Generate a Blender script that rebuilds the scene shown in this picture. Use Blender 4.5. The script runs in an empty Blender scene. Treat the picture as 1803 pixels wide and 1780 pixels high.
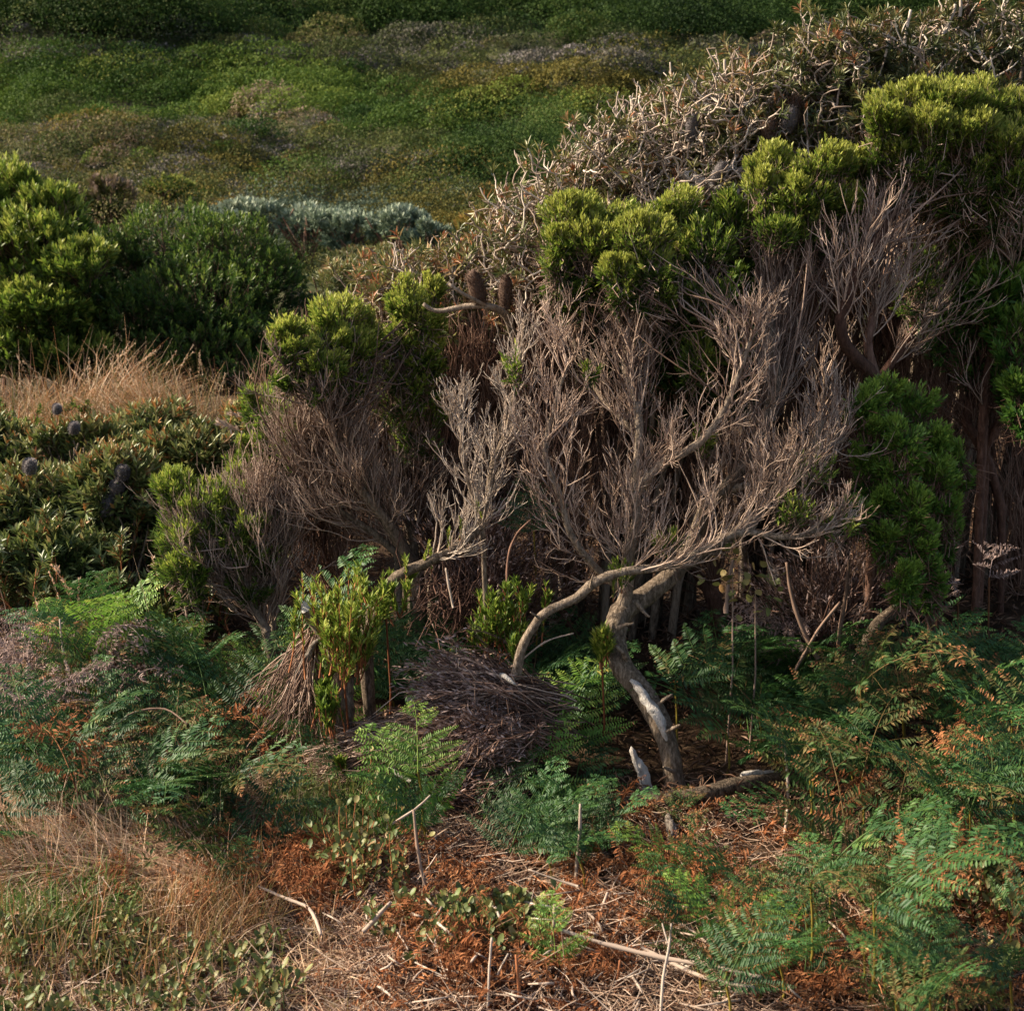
import bpy, math, random
import numpy as np
from mathutils import Vector

# ------------------------------------------------------------------ camera, light
SC = bpy.context.scene
COL = SC.collection
F = 2477.0                      # focal length in photo pixels (photo 1803 x 1780)
CX, CY = 901.5, 890.0
CAMZ = 1.70
TH = math.radians(12.0)         # pitch down
ct, st_ = math.cos(TH), math.sin(TH)

cam_d = bpy.data.cameras.new('camera')
cam = bpy.data.objects.new('camera', cam_d); COL.objects.link(cam)
cam.location = (0, 0, CAMZ)
cam.rotation_euler = (math.radians(90) - TH, 0, 0)
cam_d.sensor_fit = 'HORIZONTAL'; cam_d.sensor_width = 36.0
cam_d.lens = 36.0 * F / 1803.0
cam_d.clip_start = 0.05; cam_d.clip_end = 3000
cam_d.dof.use_dof = True; cam_d.dof.focus_distance = 4.5; cam_d.dof.aperture_fstop = 8.0
SC.camera = cam

SUN_EL, SUN_AZ = 34.0, -82.0    # azimuth measured from +Y towards +X (negative = left)
w = bpy.data.worlds.new('World'); SC.world = w; w.use_nodes = True
nt = w.node_tree
sky = nt.nodes.new('ShaderNodeTexSky'); sky.sky_type = 'NISHITA'; sky.sun_disc = False
sky.sun_elevation = math.radians(SUN_EL); sky.sun_rotation = math.radians(SUN_AZ)
sky.air_density = 1.0; sky.dust_density = 3.0
bg = nt.nodes['Background']; bg.inputs['Strength'].default_value = 0.10
nt.links.new(sky.outputs[0], bg.inputs[0])
sd = bpy.data.lights.new('sun', 'SUN'); sd.energy = 4.8; sd.angle = math.radians(1.5); sd.color = (1.0, 0.90, 0.74)
sun = bpy.data.objects.new('sun', sd); COL.objects.link(sun)
a, e = math.radians(SUN_AZ), math.radians(SUN_EL)
dirv = Vector((math.sin(a) * math.cos(e), math.cos(a) * math.cos(e), math.sin(e)))
sun.rotation_euler = dirv.to_track_quat('Z', 'Y').to_euler()
SC.view_settings.view_transform = 'Standard'; SC.view_settings.look = 'None'
SC.view_settings.exposure = 1.15; SC.view_settings.gamma = 1.0
SC.view_settings.use_white_balance = True; SC.view_settings.white_balance_temperature = 6950; SC.view_settings.white_balance_tint = 10
SC.render.engine = 'CYCLES'
SC.cycles.max_bounces = 5; SC.cycles.diffuse_bounces = 2; SC.cycles.glossy_bounces = 1
SC.cycles.transmission_bounces = 3; SC.cycles.use_denoising = True
SC.cycles.sample_clamp_indirect = 4

R = np.random.default_rng(11)
rnd = random.Random(5)
UP = np.array([0, 0, 1.0])

# ------------------------------------------------------------------ maths helpers
def P(px, py, Y):
    """the world point seen at photo pixel (px, py) at distance Y along the ground"""
    u = (np.asarray(px, float) - CX) / F; v = (CY - np.asarray(py, float)) / F
    d = np.stack([u, ct + v * st_, -st_ + v * ct], -1)
    k = (np.asarray(Y, float) / d[..., 1])[..., None]
    return d * k + np.array([0, 0, CAMZ])

def proj(p):
    p = np.asarray(p, float)
    q = p - np.array([0, 0, CAMZ])
    zf = q[..., 1] * ct - q[..., 2] * st_
    v = (q[..., 1] * st_ + q[..., 2] * ct) / zf
    u = q[..., 0] / zf
    return CX + u * F, CY - v * F

def nrm(v):
    return v / np.maximum(np.linalg.norm(v, axis=-1, keepdims=True), 1e-9)

_PY = np.array([-60, 0, 3.4, 4.2, 5, 6.5, 8, 9.5, 11, 15, 20, 25, 30, 37, 45, 54, 65, 76, 90, 120, 160, 260, 420])
_PZ = np.array([0, 0, 0, .03, .12, .33, .47, .42, .32, .25, .55, .95, 1.5, 2.45, 3.6, 4.9, 6.9, 8.7, 11.2, 18.4, 30, 62, 80])
MOUNDS = [  # x, y, sx, sy, h
    (-17.0, 60, 9.5, 3.4, 4.0), (-8.0, 56, 6.0, 3.5, 1.3), (2.5, 48, 5.5, 2.6, 2.4), (-11, 40, 6, 2.2, .9),
    (3, 74, 14, 3.2, 1.9), (-20, 93, 12, 4, 3.0), (12, 97, 18, 4, 2.8), (-3, 35, 4, 1.6, .6),
    (-9, 30, 3.5, 2.0, .3), (1.5, 27, 4.5, 1.6, .45), (-26, 80, 12, 5, 1.4), (22, 60, 9, 6, 1.5)]
def smooth(a, b, x):
    t = np.clip((x - a) / (b - a), 0, 1); return t * t * (3 - 2 * t)
def ground(x, y):
    x = np.asarray(x, float); y = np.asarray(y, float)
    z = np.interp(y, _PY, _PZ)
    for mx, my, sx, sy, h in MOUNDS:
        z = z + h * np.exp(-((x - mx) / sx) ** 2 - ((y - my) / sy) ** 2)
    far = smooth(14, 40, y)
    z = z + far * (.5 * np.sin(x * .42 + y * .21) * np.sin(y * .37 - x * .13 + 1) + .10 * np.sin(x * 1.1 + 2) * np.sin(y * .8))
    near = 1 - smooth(6, 12, y)
    z = z + near * (.022 * np.sin(x * 3.1 + 1) * np.sin(y * 2.7) + .012 * np.sin(x * 7.3 + y * 3) + .008 * np.sin(y * 11 - x * 5))
    z = z + .16 * smooth(.3, 1.8, x) * smooth(3.6, 5.0, y) * (1 - smooth(7, 10, y))
    return z

def ray_ground(px, py):
    """first hit of the pixel rays with the terrain"""
    px = np.asarray(px, float); py = np.asarray(py, float)
    hit = np.full(px.shape, np.nan)
    ys = np.concatenate([np.arange(1.5, 12, .08), np.geomspace(12, 300, 420)])
    alive = np.ones(px.shape, bool)
    for Y in ys:
        p = P(px, py, np.full(px.shape, Y))
        below = alive & (p[..., 2] <= ground(p[..., 0], p[..., 1]))
        hit[below] = Y; alive &= ~below
        if not alive.any(): break
    ok = ~np.isnan(hit)
    q = P(px[ok], py[ok], hit[ok]); q[:, 2] = ground(q[:, 0], q[:, 1])
    return q

# ------------------------------------------------------------------ materials
def ramp(nt, stops):
    r = nt.nodes.new('ShaderNodeValToRGB'); el = r.color_ramp.elements
    while len(el) < len(stops): el.new(.5)
    for i, (pos, c) in enumerate(stops):
        el[i].position = pos; el[i].color = (c[0], c[1], c[2], 1)
    return r

def leafmat(name, stops, rough=.55, transl=.3, spec=.25, vary=.2):
    m = bpy.data.materials.new(name); m.use_nodes = True; t = m.node_tree; n = t.nodes; L = t.links
    b = n['Principled BSDF']; out = n['Material Output']
    at = n.new('ShaderNodeAttribute'); at.attribute_name = 'v'
    r = ramp(t, stops); L.new(at.outputs['Fac'], r.inputs[0])
    oi = n.new('ShaderNodeObjectInfo')
    hs = n.new('ShaderNodeHueSaturation')
    mr = n.new('ShaderNodeMapRange'); mr.inputs['To Min'].default_value = 1 - vary; mr.inputs['To Max'].default_value = 1 + vary
    L.new(oi.outputs['Random'], mr.inputs[0]); L.new(mr.outputs[0], hs.inputs['Value'])
    L.new(r.outputs[0], hs.inputs['Color'])
    L.new(hs.outputs[0], b.inputs['Base Color'])
    b.inputs['Roughness'].default_value = rough; b.inputs['Specular IOR Level'].default_value = spec
    if transl > 0:
        tr = n.new('ShaderNodeBsdfTranslucent'); L.new(hs.outputs[0], tr.inputs['Color'])
        mx = n.new('ShaderNodeMixShader'); mx.inputs[0].default_value = transl
        L.new(b.outputs[0], mx.inputs[1]); L.new(tr.outputs[0], mx.inputs[2]); L.new(mx.outputs[0], out.inputs[0])
    return m

def barkmat(name, stops, scale=60, streak=.15, rough=.85, bump=1.0):
    m = bpy.data.materials.new(name); m.use_nodes = True; t = m.node_tree; n = t.nodes; L = t.links
    b = n['Principled BSDF']
    tc = n.new('ShaderNodeTexCoord'); no = n.new('ShaderNodeTexNoise'); no.inputs['Scale'].default_value = scale
    no.inputs['Detail'].default_value = 6; no.inputs['Roughness'].default_value = .7
    mp = n.new('ShaderNodeMapping'); mp.inputs['Scale'].default_value = (1, 1, .3); L.new(tc.outputs['Object'], mp.inputs[0]); L.new(mp.outputs[0], no.inputs[0])
    at = n.new('ShaderNodeAttribute'); at.attribute_name = 'v'
    mx = n.new('ShaderNodeMath'); mx.operation = 'MULTIPLY_ADD'
    mx.inputs[1].default_value = .9; L.new(no.outputs[0], mx.inputs[0])
    ad = n.new('ShaderNodeMath'); ad.operation = 'MULTIPLY_ADD'; ad.inputs[1].default_value = .6; ad.inputs[2].default_value = -.25
    L.new(at.outputs['Fac'], ad.inputs[0]); L.new(ad.outputs[0], mx.inputs[2])
    r = ramp(t, stops); L.new(mx.outputs[0], r.inputs[0]); L.new(r.outputs[0], b.inputs['Base Color'])
    b.inputs['Roughness'].default_value = rough; b.inputs['Specular IOR Level'].default_value = .2
    bp = n.new('ShaderNodeBump'); bp.inputs['Strength'].default_value = bump; bp.inputs['Distance'].default_value = .012
    L.new(no.outputs[0], bp.inputs['Height']); L.new(bp.outputs[0], b.inputs['Normal'])
    return m

M = {}
M['young'] = leafmat('leaf_yellow_green', [(0, (.026, .055, .012)), (.35, (.066, .118, .018)), (.62, (.165, .25, .034)), (1, (.41, .43, .09))], .5, .35)
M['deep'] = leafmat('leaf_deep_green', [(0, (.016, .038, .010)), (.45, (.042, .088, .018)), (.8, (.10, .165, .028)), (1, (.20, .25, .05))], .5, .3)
M['bright'] = leafmat('leaf_bright_green', [(0, (.03, .08, .015)), (.5, (.085, .19, .03)), (1, (.24, .36, .06))], .45, .35, .4)  # ramp lightened so the right-hand bushes look lit despite falling in shadow
M['grey_leaf'] = leafmat('leaf_grey_green', [(0, (.03, .055, .018)), (.4, (.085, .125, .035)), (.7, (.20, .23, .07)), (.9, (.38, .36, .16)), (1, (.34, .15, .05))], .45, .2, .4)
M['banksia'] = leafmat('leaf_banksia', [(0, (.03, .045, .018)), (.4, (.085, .105, .032)), (.7, (.19, .18, .06)), (.88, (.30, .20, .10)), (1, (.33, .12, .05))], .45, .2, .4)
M['fern'] = leafmat('frond_green', [(0, (.014, .050, .018)), (.5, (.038, .105, .030)), (.85, (.10, .18, .040)), (1, (.34, .20, .07))], .5, .3, .3, .3)
M['fern_dry'] = leafmat('frond_browning', [(0, (.020, .058, .018)), (.5, (.055, .11, .028)), (.75, (.16, .12, .045)), (1, (.34, .13, .06))], .6, .3, .2, .35)
M['fern_lime'] = leafmat('frond_lime', [(0, (.05, .13, .02)), (.5, (.12, .24, .035)), (.85, (.23, .32, .06)), (1, (.40, .33, .08))], .5, .35, .3, .2)
M['fern_dead'] = leafmat('frond_rust', [(0, (.10, .03, .010)), (.5, (.235, .085, .036)), (1, (.44, .21, .10))], .8, .2, .1, .3)
M['fern_grey'] = leafmat('frond_grey', [(0, (.12, .08, .07)), (.5, (.27, .19, .17)), (1, (.48, .36, .33))], .8, .15, .1, .2)
M['stalk'] = leafmat('stalk_amber', [(0, (.06, .10, .02)), (.4, (.16, .12, .02)), (1, (.20, .11, .02))], .5, 0, .3)
M['stalk_rust'] = leafmat('stalk_rust', [(0, (.07, .03, .015)), (1, (.20, .085, .035))], .6, 0, .3)
M['straw'] = leafmat('straw', [(0, (.07, .10, .03)), (.22, (.22, .18, .07)), (.5, (.45, .30, .18)), (.8, (.68, .49, .35)), (1, (.40, .15, .06))], .6, .25, .2)
M['reed'] = leafmat('reed', [(0, (.08, .09, .025)), (.3, (.20, .14, .05)), (.6, (.36, .17, .08)), (.8, (.40, .26, .16)), (1, (.56, .44, .30))], .6, .25, .2)
M['green_grass'] = leafmat('grass_green', [(0, (.03, .08, .015)), (.5, (.09, .17, .03)), (1, (.30, .30, .09))], .5, .3)
M['succulent'] = leafmat('leaf_round', [(0, (.05, .09, .025)), (.5, (.12, .15, .045)), (.85, (.24, .20, .075)), (1, (.36, .17, .08))], .5, .2, .3)
M['litter'] = leafmat('litter', [(0, (.09, .045, .028)), (.35, (.26, .15, .10)), (.7, (.48, .34, .25)), (1, (.70, .56, .46))], .8, .1, .1)
M['rust_litter'] = leafmat('rust_litter', [(0, (.09, .03, .012)), (.5, (.22, .088, .045)), (1, (.42, .22, .13))], .8, .15, .1)
M['twig'] = leafmat('twig_pink_grey', [(0, (.07, .04, .03)), (.5, (.22, .145, .11)), (1, (.62, .47, .38))], .85, 0, .15)
M['twig_dark'] = leafmat('twig_brown', [(0, (.05, .025, .018)), (.5, (.14, .075, .055)), (1, (.30, .19, .14))], .85, 0, .15)
M['twig_pale'] = leafmat('twig_pale', [(0, (.14, .10, .075)), (.5, (.33, .25, .20)), (1, (.58, .49, .41))], .85, 0, .15)
M['red_twig'] = leafmat('twig_red', [(0, (.16, .05, .02)), (1, (.36, .14, .06))], .7, 0, .2)
M['bark'] = barkmat('bark_grey_brown', [(.32, (.035, .025, .017)), (.48, (.15, .11, .078)), (.66, (.36, .28, .215))], 120)
M['bark_red'] = barkmat('bark_red_brown', [(.25, (.04, .02, .014)), (.5, (.13, .065, .045)), (.75, (.26, .15, .11))], 90)
M['bleached'] = barkmat('bleached_wood', [(.25, (.10, .075, .055)), (.48, (.34, .29, .25)), (.75, (.66, .61, .56))], 160)
M['cone'] = leafmat('cone', [(0, (.05, .03, .022)), (.5, (.13, .085, .065)), (1, (.28, .20, .16))], .9, 0, .1)
M['cone_grey'] = leafmat('cone_grey', [(0, (.07, .06, .06)), (.5, (.17, .15, .15)), (1, (.34, .30, .29))], .9, 0, .1)
H = {}
H['far_green'] = leafmat('heath_deep_green', [(0, (.014, .032, .010)), (.45, (.036, .075, .018)), (.8, (.075, .125, .026)), (1, (.15, .17, .05))], .7, .25, .1)
H['dune_green'] = leafmat('heath_bright_green', [(0, (.022, .050, .012)), (.5, (.062, .108, .020)), (.85, (.13, .17, .030)), (1, (.20, .21, .05))], .7, .25, .1)
H['grey'] = leafmat('heath_grey', [(0, (.04, .05, .032)), (.25, (.08, .09, .045)), (.5, (.17, .15, .13)), (.8, (.31, .27, .26)), (1, (.46, .40, .39))], .8, .1, .1)
H['mixed'] = leafmat('heath_olive', [(0, (.025, .038, .014)), (.35, (.070, .092, .028)), (.6, (.14, .145, .042)), (.85, (.20, .15, .085)), (1, (.28, .20, .16))], .8, .15, .1)
H['ochre'] = leafmat('heath_ochre', [(0, (.055, .06, .018)), (.5, (.16, .14, .035)), (.85, (.27, .20, .05)), (1, (.32, .19, .07))], .8, .15, .1)
H['silver'] = leafmat('heath_silver', [(0, (.04, .06, .04)), (.5, (.10, .14, .09)), (.85, (.20, .25, .17)), (1, (.32, .36, .27))], .7, .1, .2)
H['straw'] = leafmat('heath_straw', [(0, (.10, .09, .04)), (.5, (.24, .20, .11)), (1, (.42, .35, .22))], .8, .1, .1)

# ------------------------------------------------------------------ mesh builder
class Geo:
    def __init__(s): s.v = []; s.f = []; s.a = []; s.n = 0
    def add(s, V, Fa, A):
        V = np.asarray(V, np.float32).reshape(-1, 3)
        s.v.append(V); s.a.append(np.asarray(A, np.float32).ravel()); s.f.append(np.asarray(Fa, np.int64) + s.n); s.n += len(V)
    def build(s, name, mat, parent=None, smooth_=True):
        me = bpy.data.meshes.new(name)
        V = np.concatenate(s.v); A = np.concatenate(s.a)
        q = [f for f in s.f if f.shape[1] == 4]; t = [f for f in s.f if f.shape[1] == 3]
        idx = []; tot = []
        for f in q: idx.append(f.ravel()); tot.append(np.full(len(f), 4))
        for f in t: idx.append(f.ravel()); tot.append(np.full(len(f), 3))
        idx = np.concatenate(idx).astype(np.int32); tot = np.concatenate(tot).astype(np.int32)
        me.vertices.add(len(V)); me.vertices.foreach_set('co', V.ravel())
        me.loops.add(len(idx)); me.loops.foreach_set('vertex_index', idx)
        me.polygons.add(len(tot)); st = np.zeros(len(tot), np.int32); st[1:] = np.cumsum(tot)[:-1]
        me.polygons.foreach_set('loop_start', st); me.polygons.foreach_set('loop_total', tot)
        if smooth_: me.polygons.foreach_set('use_smooth', np.ones(len(tot), bool))
        at = me.attributes.new('v', 'FLOAT', 'POINT'); at.data.foreach_set('value', np.clip(A, 0, 1))
        me.update(calc_edges=True)
        me.materials.append(mat)
        o = bpy.data.objects.new(name, me); COL.objects.link(o)
        if parent: o.parent = parent; o.location = tuple(-Vector(parent.location)) if parent.get('_w') else (0, 0, 0)
        return o

def leaves(g, P0, D, N, L, W, v, fold=.25, bend=0.0, oval=False):
    """lens-shaped leaves folded along the midrib"""
    n = len(P0); D = nrm(D); S = nrm(np.cross(D, N)); N = nrm(np.cross(S, D))
    L = np.broadcast_to(L, n)[:, None]; W = np.broadcast_to(W, n)[:, None]; v = np.broadcast_to(v, n)
    if not oval:
        mid = P0 + D * L * .5 + N * L * bend
        V = np.stack([P0, mid + S * W * .5 + N * W * fold, P0 + D * L, mid - S * W * .5 + N * W * fold], 1)
        b = np.arange(n)[:, None] * 4
        Fa = np.concatenate([b + [0, 1, 2], b + [0, 2, 3]])
        g.add(V, Fa, np.repeat(v, 4))
    else:
        rows = [P0]
        for t, ww in ((.22, .62), (.55, 1.0), (.85, .72)):
            c = P0 + D * L * t + N * L * bend * math.sin(t * math.pi)
            rows += [c + S * W * .5 * ww + N * W * fold * ww, c - N * W * .04, c - S * W * .5 * ww + N * W * fold * ww]
        rows.append(P0 + D * L)
        V = np.stack(rows, 1); b = np.arange(n)[:, None] * 11
        q = np.concatenate([b + [1, 4, 5, 2], b + [2, 5, 6, 3], b + [4, 7, 8, 5], b + [5, 8, 9, 6]])
        t = np.concatenate([b + [0, 1, 2], b + [0, 2, 3], b + [7, 10, 8], b + [8, 10, 9]])
        vv = np.repeat(v, 11)
        g.v.append(V.reshape(-1, 3).astype(np.float32)); g.a.append(vv.astype(np.float32)); g.f.append(q + g.n); g.f.append(t + g.n); g.n += n * 11

def tubes(g, C, rad, v, sides=3, caps=False, lump=0.0):
    """C (n,k,3) centrelines, rad (n,k)"""
    C = np.asarray(C, float)
    if C.ndim == 2: C = C[None]
    n, k, _ = C.shape
    rad = np.broadcast_to(rad, (n, k)); v = np.broadcast_to(v, n)
    T = np.gradient(C, axis=1); T = nrm(T)
    mean = nrm(C[:, -1] - C[:, 0] + 1e-6)
    ref = np.where(np.abs(mean[:, 2:3]) > .8, np.array([[1.0, .2, 0]]), np.array([[0.1, 0, 1.0]]))
    S = nrm(np.cross(T, ref[:, None, :])); B = np.cross(S, T)
    an = np.arange(sides) * 2 * math.pi / sides
    r = rad[:, :, None, None]
    if lump: r = r * (1 + lump * R.normal(size=(n, k, sides, 1)))
    V = C[:, :, None, :] + r * (np.cos(an)[None, None, :, None] * S[:, :, None, :] + np.sin(an)[None, None, :, None] * B[:, :, None, :])
    i = np.arange(k - 1)[:, None]; j = np.arange(sides)[None, :]; j2 = (j + 1) % sides
    q = np.stack([i * sides + j, i * sides + j2, (i + 1) * sides + j2, (i + 1) * sides + j], -1).reshape(-1, 4)
    q = (q[None] + (np.arange(n) * k * sides)[:, None, None]).reshape(-1, 4)
    vv = np.repeat(v, k * sides)
    base = g.n
    g.add(V, q, vv)
    if caps and sides >= 4:
        for e0 in (0, (k - 1) * sides):
            c = C[:, 0 if e0 == 0 else -1]; cb = g.n
            bb = base + np.arange(n)[:, None] * k * sides + e0
            tri = np.concatenate([np.stack([bb[:, 0] + jj, bb[:, 0] + (jj + 1) % sides, cb + np.arange(n)], -1) for jj in range(sides)])
            g.v.append(c.astype(np.float32)); g.a.append(v.astype(np.float32)); g.f.append(tri); g.n += n

def ribbons(g, C, wid, side, v):
    """flat tapering blades; C (n,k,3), wid (n,k), side (n,3)"""
    n, k, _ = C.shape
    s = nrm(side)[:, None, :] * np.broadcast_to(wid, (n, k))[..., None] * .5
    V = np.stack([C - s, C + s], 2)
    i = np.arange(k - 1)[:, None] * 2
    q = (i + np.array([0, 1, 3, 2])); q = (q[None] + (np.arange(n) * k * 2)[:, None, None]).reshape(-1, 4)
    g.add(V, q, np.repeat(np.broadcast_to(v, n), k * 2))

def hermite(P0, P1, d0, d1, k=8, jit=0.0):
    t = np.linspace(0, 1, k)[None, :, None]
    P0, P1, d0, d1 = [np.asarray(x, float)[:, None, :] for x in (P0, P1, d0, d1)]
    C = (2 * t**3 - 3 * t**2 + 1) * P0 + (t**3 - 2 * t**2 + t) * d0 + (-2 * t**3 + 3 * t**2) * P1 + (t**3 - t**2) * d1
    if jit:
        n = C.shape[0]
        C = C + np.cumsum(R.normal(size=C.shape), 1) * jit * np.sin(math.pi * t) 
    return C

def grow(P0, D0, L, k=6, trop=.2, wig=.12, attract=None):
    n = len(P0); C = np.zeros((n, k, 3)); C[:, 0] = P0; D = nrm(D0); s = (np.broadcast_to(L, n) / (k - 1))[:, None]
    tr = UP if attract is None else attract
    for i in range(1, k):
        D = nrm(D + trop * tr + wig * R.normal(size=(n, 3)))
        C[:, i] = C[:, i - 1] + D * s
    return C

def onpoly(C, idx, t):
    k = C.shape[1]; f = t * (k - 1); i = np.minimum(f.astype(int), k - 2); w_ = (f - i)[:, None]
    p = C[idx, i] * (1 - w_) + C[idx, i + 1] * w_; d = nrm(C[idx, i + 1] - C[idx, i])
    return p, d

def spawn(C, per, L, ang=.6, t0=.15, t1=.95, k=5, trop=.2, wig=.12, taper=.5, flat=.6):
    """side twigs off parents C"""
    n = C.shape[0]; m = int(n * per)
    idx = R.integers(0, n, m); t = R.uniform(t0, t1, m)
    p, d = onpoly(C, idx, t)
    rv = nrm(R.normal(size=(m, 3)) * np.array([1, flat, 1])); rv = nrm(rv - (rv * d).sum(1, keepdims=True) * d)
    an = np.abs(R.normal(ang, ang * .3, m))[:, None]
    D = d * np.cos(an) + rv * np.sin(an)
    LL = np.broadcast_to(L, m) * R.uniform(.6, 1.25, m) * (1 - taper * (t - t0) / (t1 - t0))
    return grow(p, D, LL, k, trop, wig)

def tracePts(pts, sub=4):
    """pts: (px,py,Y,rpx) -> smooth centreline and radii in metres"""
    pts = np.array(pts, float); c = P(pts[:, 0], pts[:, 1], pts[:, 2]); r = pts[:, 3] * pts[:, 2] * 1.03 / F
    n = len(c); out = []; rr = []
    for i in range(n - 1):
        p0, p1, p2, p3 = c[max(i - 1, 0)], c[i], c[i + 1], c[min(i + 2, n - 1)]
        for j in range(sub):
            t = j / sub
            out.append(.5 * ((2 * p1) + (p2 - p0) * t + (2 * p0 - 5 * p1 + 4 * p2 - p3) * t * t + (-p0 + 3 * p1 - 3 * p2 + p3) * t**3))
            rr.append(r[i] * (1 - t) + r[i + 1] * t)
    out.append(c[-1]); rr.append(r[-1])
    return np.array(out), np.array(rr)

def limb(g, pts, v=.5, sides=8, lump=.07, caps=True, foot=False):
    c, r = tracePts(pts)
    tubes(g, c[None], r[None], np.array([v]), sides, caps, lump)
    if foot:                       # carry the butt down into the soil
        b = c[0].copy(); z = float(ground(b[0], b[1])) - .03
        if b[2] > z + .02:
            e = np.stack([np.array([b[0] + .02, b[1], z]), np.array([b[0] + .012, b[1], (z + b[2]) / 2]), b + (c[1] - c[0]) * .3])
            tubes(g, e[None], np.array([[r[0] * .75, r[0] * .8, r[0] * .95]]), np.array([v]), sides, False, lump)
    return c[None]

def resample(c, k=12):
    c = c[0]; t = np.linspace(0, len(c) - 1, k); i = np.minimum(t.astype(int), len(c) - 2); w_ = (t - i)[:, None]
    return (c[i] * (1 - w_) + c[i + 1] * w_)[None]

# ------------------------------------------------------------------ tagging
def tag(o, label=None, cat=None, group=None, kind=None):
    if label: o['label'] = label
    if cat: o['category'] = cat
    if group: o['group'] = group
    if kind: o['kind'] = kind
    return o
def thing(name, label, cat, loc=(0, 0, 0), group=None):
    o = bpy.data.objects.new(name, None); COL.objects.link(o); o.location = tuple(float(q) for q in loc); o.empty_display_size = .05
    return tag(o, label, cat, group)
def part(g, name, mat, root):
    """g is in world space: move it under root"""
    if not g.v: return None
    off = np.array(root.location, np.float32)
    g.v = [x - off for x in g.v]
    o = g.build(name, mat); o.parent = root
    return o
def single(g, name, mat, label, cat, loc=None, group=None, kind=None):
    if loc is not None:
        off = np.array(loc, np.float32); g.v = [x - off for x in g.v]
    o = g.build(name, mat)
    if loc is not None: o.location = tuple(float(q) for q in loc)
    return tag(o, label, cat, group, kind)

# ------------------------------------------------------------------ foliage
def blob_surface(b, n, lower=.35):
    """points on lumpy blobs: b = (px,py,rx,ry,Y[,depth ratio])"""
    px, py, rx, ry, Y = b[:5]; dr = b[5] if len(b) > 5 else .8
    c = P(px, py, Y); s = Y * 1.02 / F
    rad = np.array([rx * s, rx * s * dr, ry * s])
    nl = max(7, int(rx * ry / 200))
    ld = nrm(R.normal(size=(nl, 3))); lr = R.uniform(.20, .50, nl); lo = R.uniform(.72, 1.18, nl)
    idx = R.integers(0, nl, n)
    d = nrm(R.normal(size=(n, 3)) + ld[idx] * .9)
    keep = (d[:, 2] > -.2) | (R.random(n) < lower)
    d = d[keep]; idx = idx[keep]
    sh = R.uniform(.80, 1.0, len(d)) ** .7
    # mixture: lump shell
    sh = sh * np.where(R.random(len(sh)) < .12, R.uniform(1.0, 1.5, len(sh)), 1)
    pos = c + (ld[idx] * ((1 - lr[idx]) * lo[idx])[:, None] * .85 + d * (lr[idx] * sh)[:, None] * 1.15) * rad
    out = nrm((pos - c) / rad)
    return pos, out, c, rad

def shoots(g, gst, pos, out, ns, LL, LW, v0, up=.8, spread=.75, shoot_len=.07, oval=False, bend=-.04, vr=.16, tipv=.38):
    """whorls of narrow leaves along short upright shoots; gst collects the shoot stems"""
    n = len(pos)
    ax = nrm(out * .75 + UP * up + R.normal(size=(n, 3)) * .25)
    tmp = nrm(np.cross(ax, R.normal(size=(n, 3)))); tmp2 = np.cross(ax, tmp)
    sl = shoot_len * R.uniform(.6, 1.3, n)
    i = np.repeat(np.arange(n), ns); j = np.tile(np.arange(ns), n)
    t = (j + R.uniform(0, .6, n * ns)) / ns
    ph = j * 2.4 + R.uniform(0, 6.28, n)[i] + R.normal(size=n * ns) * .3
    rad = np.cos(ph)[:, None] * tmp[i] + np.sin(ph)[:, None] * tmp2[i]
    an = (spread * (1.15 - .75 * t) * R.uniform(.75, 1.25, n * ns))[:, None]
    D = ax[i] * np.cos(an) + rad * np.sin(an)
    base = pos[i] + ax[i] * (sl[i] * (t - .75))[:, None]
    L = LL * R.uniform(.7, 1.25, n * ns) * (1.0 - .3 * np.maximum(t - .7, 0) / .3)
    v = v0[i] + tipv * (t - .5) + R.normal(size=n * ns) * vr  # tipv also paints the lime highlight onto shoot tips
    leaves(g, base, D, ax[i] - D * .5 + R.normal(size=(n * ns, 3)) * .25, L, LW * R.uniform(.8, 1.2, n * ns), v, .22, bend, oval)
    if gst is not None:
        C = np.stack([pos - ax * (sl * 1.4)[:, None], pos - ax * (sl * .6)[:, None], pos + ax * (sl * .2)[:, None]], 1)
        tubes(gst, C, np.array([.0016, .0013, .0008])[None], R.uniform(.2, .8, n), 3)

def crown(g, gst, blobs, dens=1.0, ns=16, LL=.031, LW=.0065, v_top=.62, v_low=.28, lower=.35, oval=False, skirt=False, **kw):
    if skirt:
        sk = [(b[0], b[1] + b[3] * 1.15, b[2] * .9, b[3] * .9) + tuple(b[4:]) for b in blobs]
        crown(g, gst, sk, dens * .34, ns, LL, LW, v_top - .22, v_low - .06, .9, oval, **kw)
    for b in blobs:
        n = int(dens * math.pi * b[2] * b[3] / 42) + 20
        pos, out, c, rad = blob_surface(b, n, lower)
        h = np.clip(out[:, 2], -1, 1)
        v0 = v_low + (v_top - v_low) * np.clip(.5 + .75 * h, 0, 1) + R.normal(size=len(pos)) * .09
        shoots(g, gst, pos, out, ns, LL, LW, v0, oval=oval, **kw)

def undersides(blobs, n, drop=.5):
    """points at the base of the crowns for the stems to reach"""
    a = np.array([b[2] * b[3] for b in blobs], float); pick = R.choice(len(blobs), n, p=a / a.sum())
    out = []
    for i in pick:
        b = blobs[i]; c = P(b[0], b[1], b[4]); s = b[4] * 1.02 / F; dr = b[5] if len(b) > 5 else .8
        q = R.normal(size=3) * .38
        out.append(c + np.array([q[0] * b[2] * s, q[1] * b[2] * s * dr, (R.uniform(-drop, .45)) * b[3] * s]))
    return np.array(out)

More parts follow.
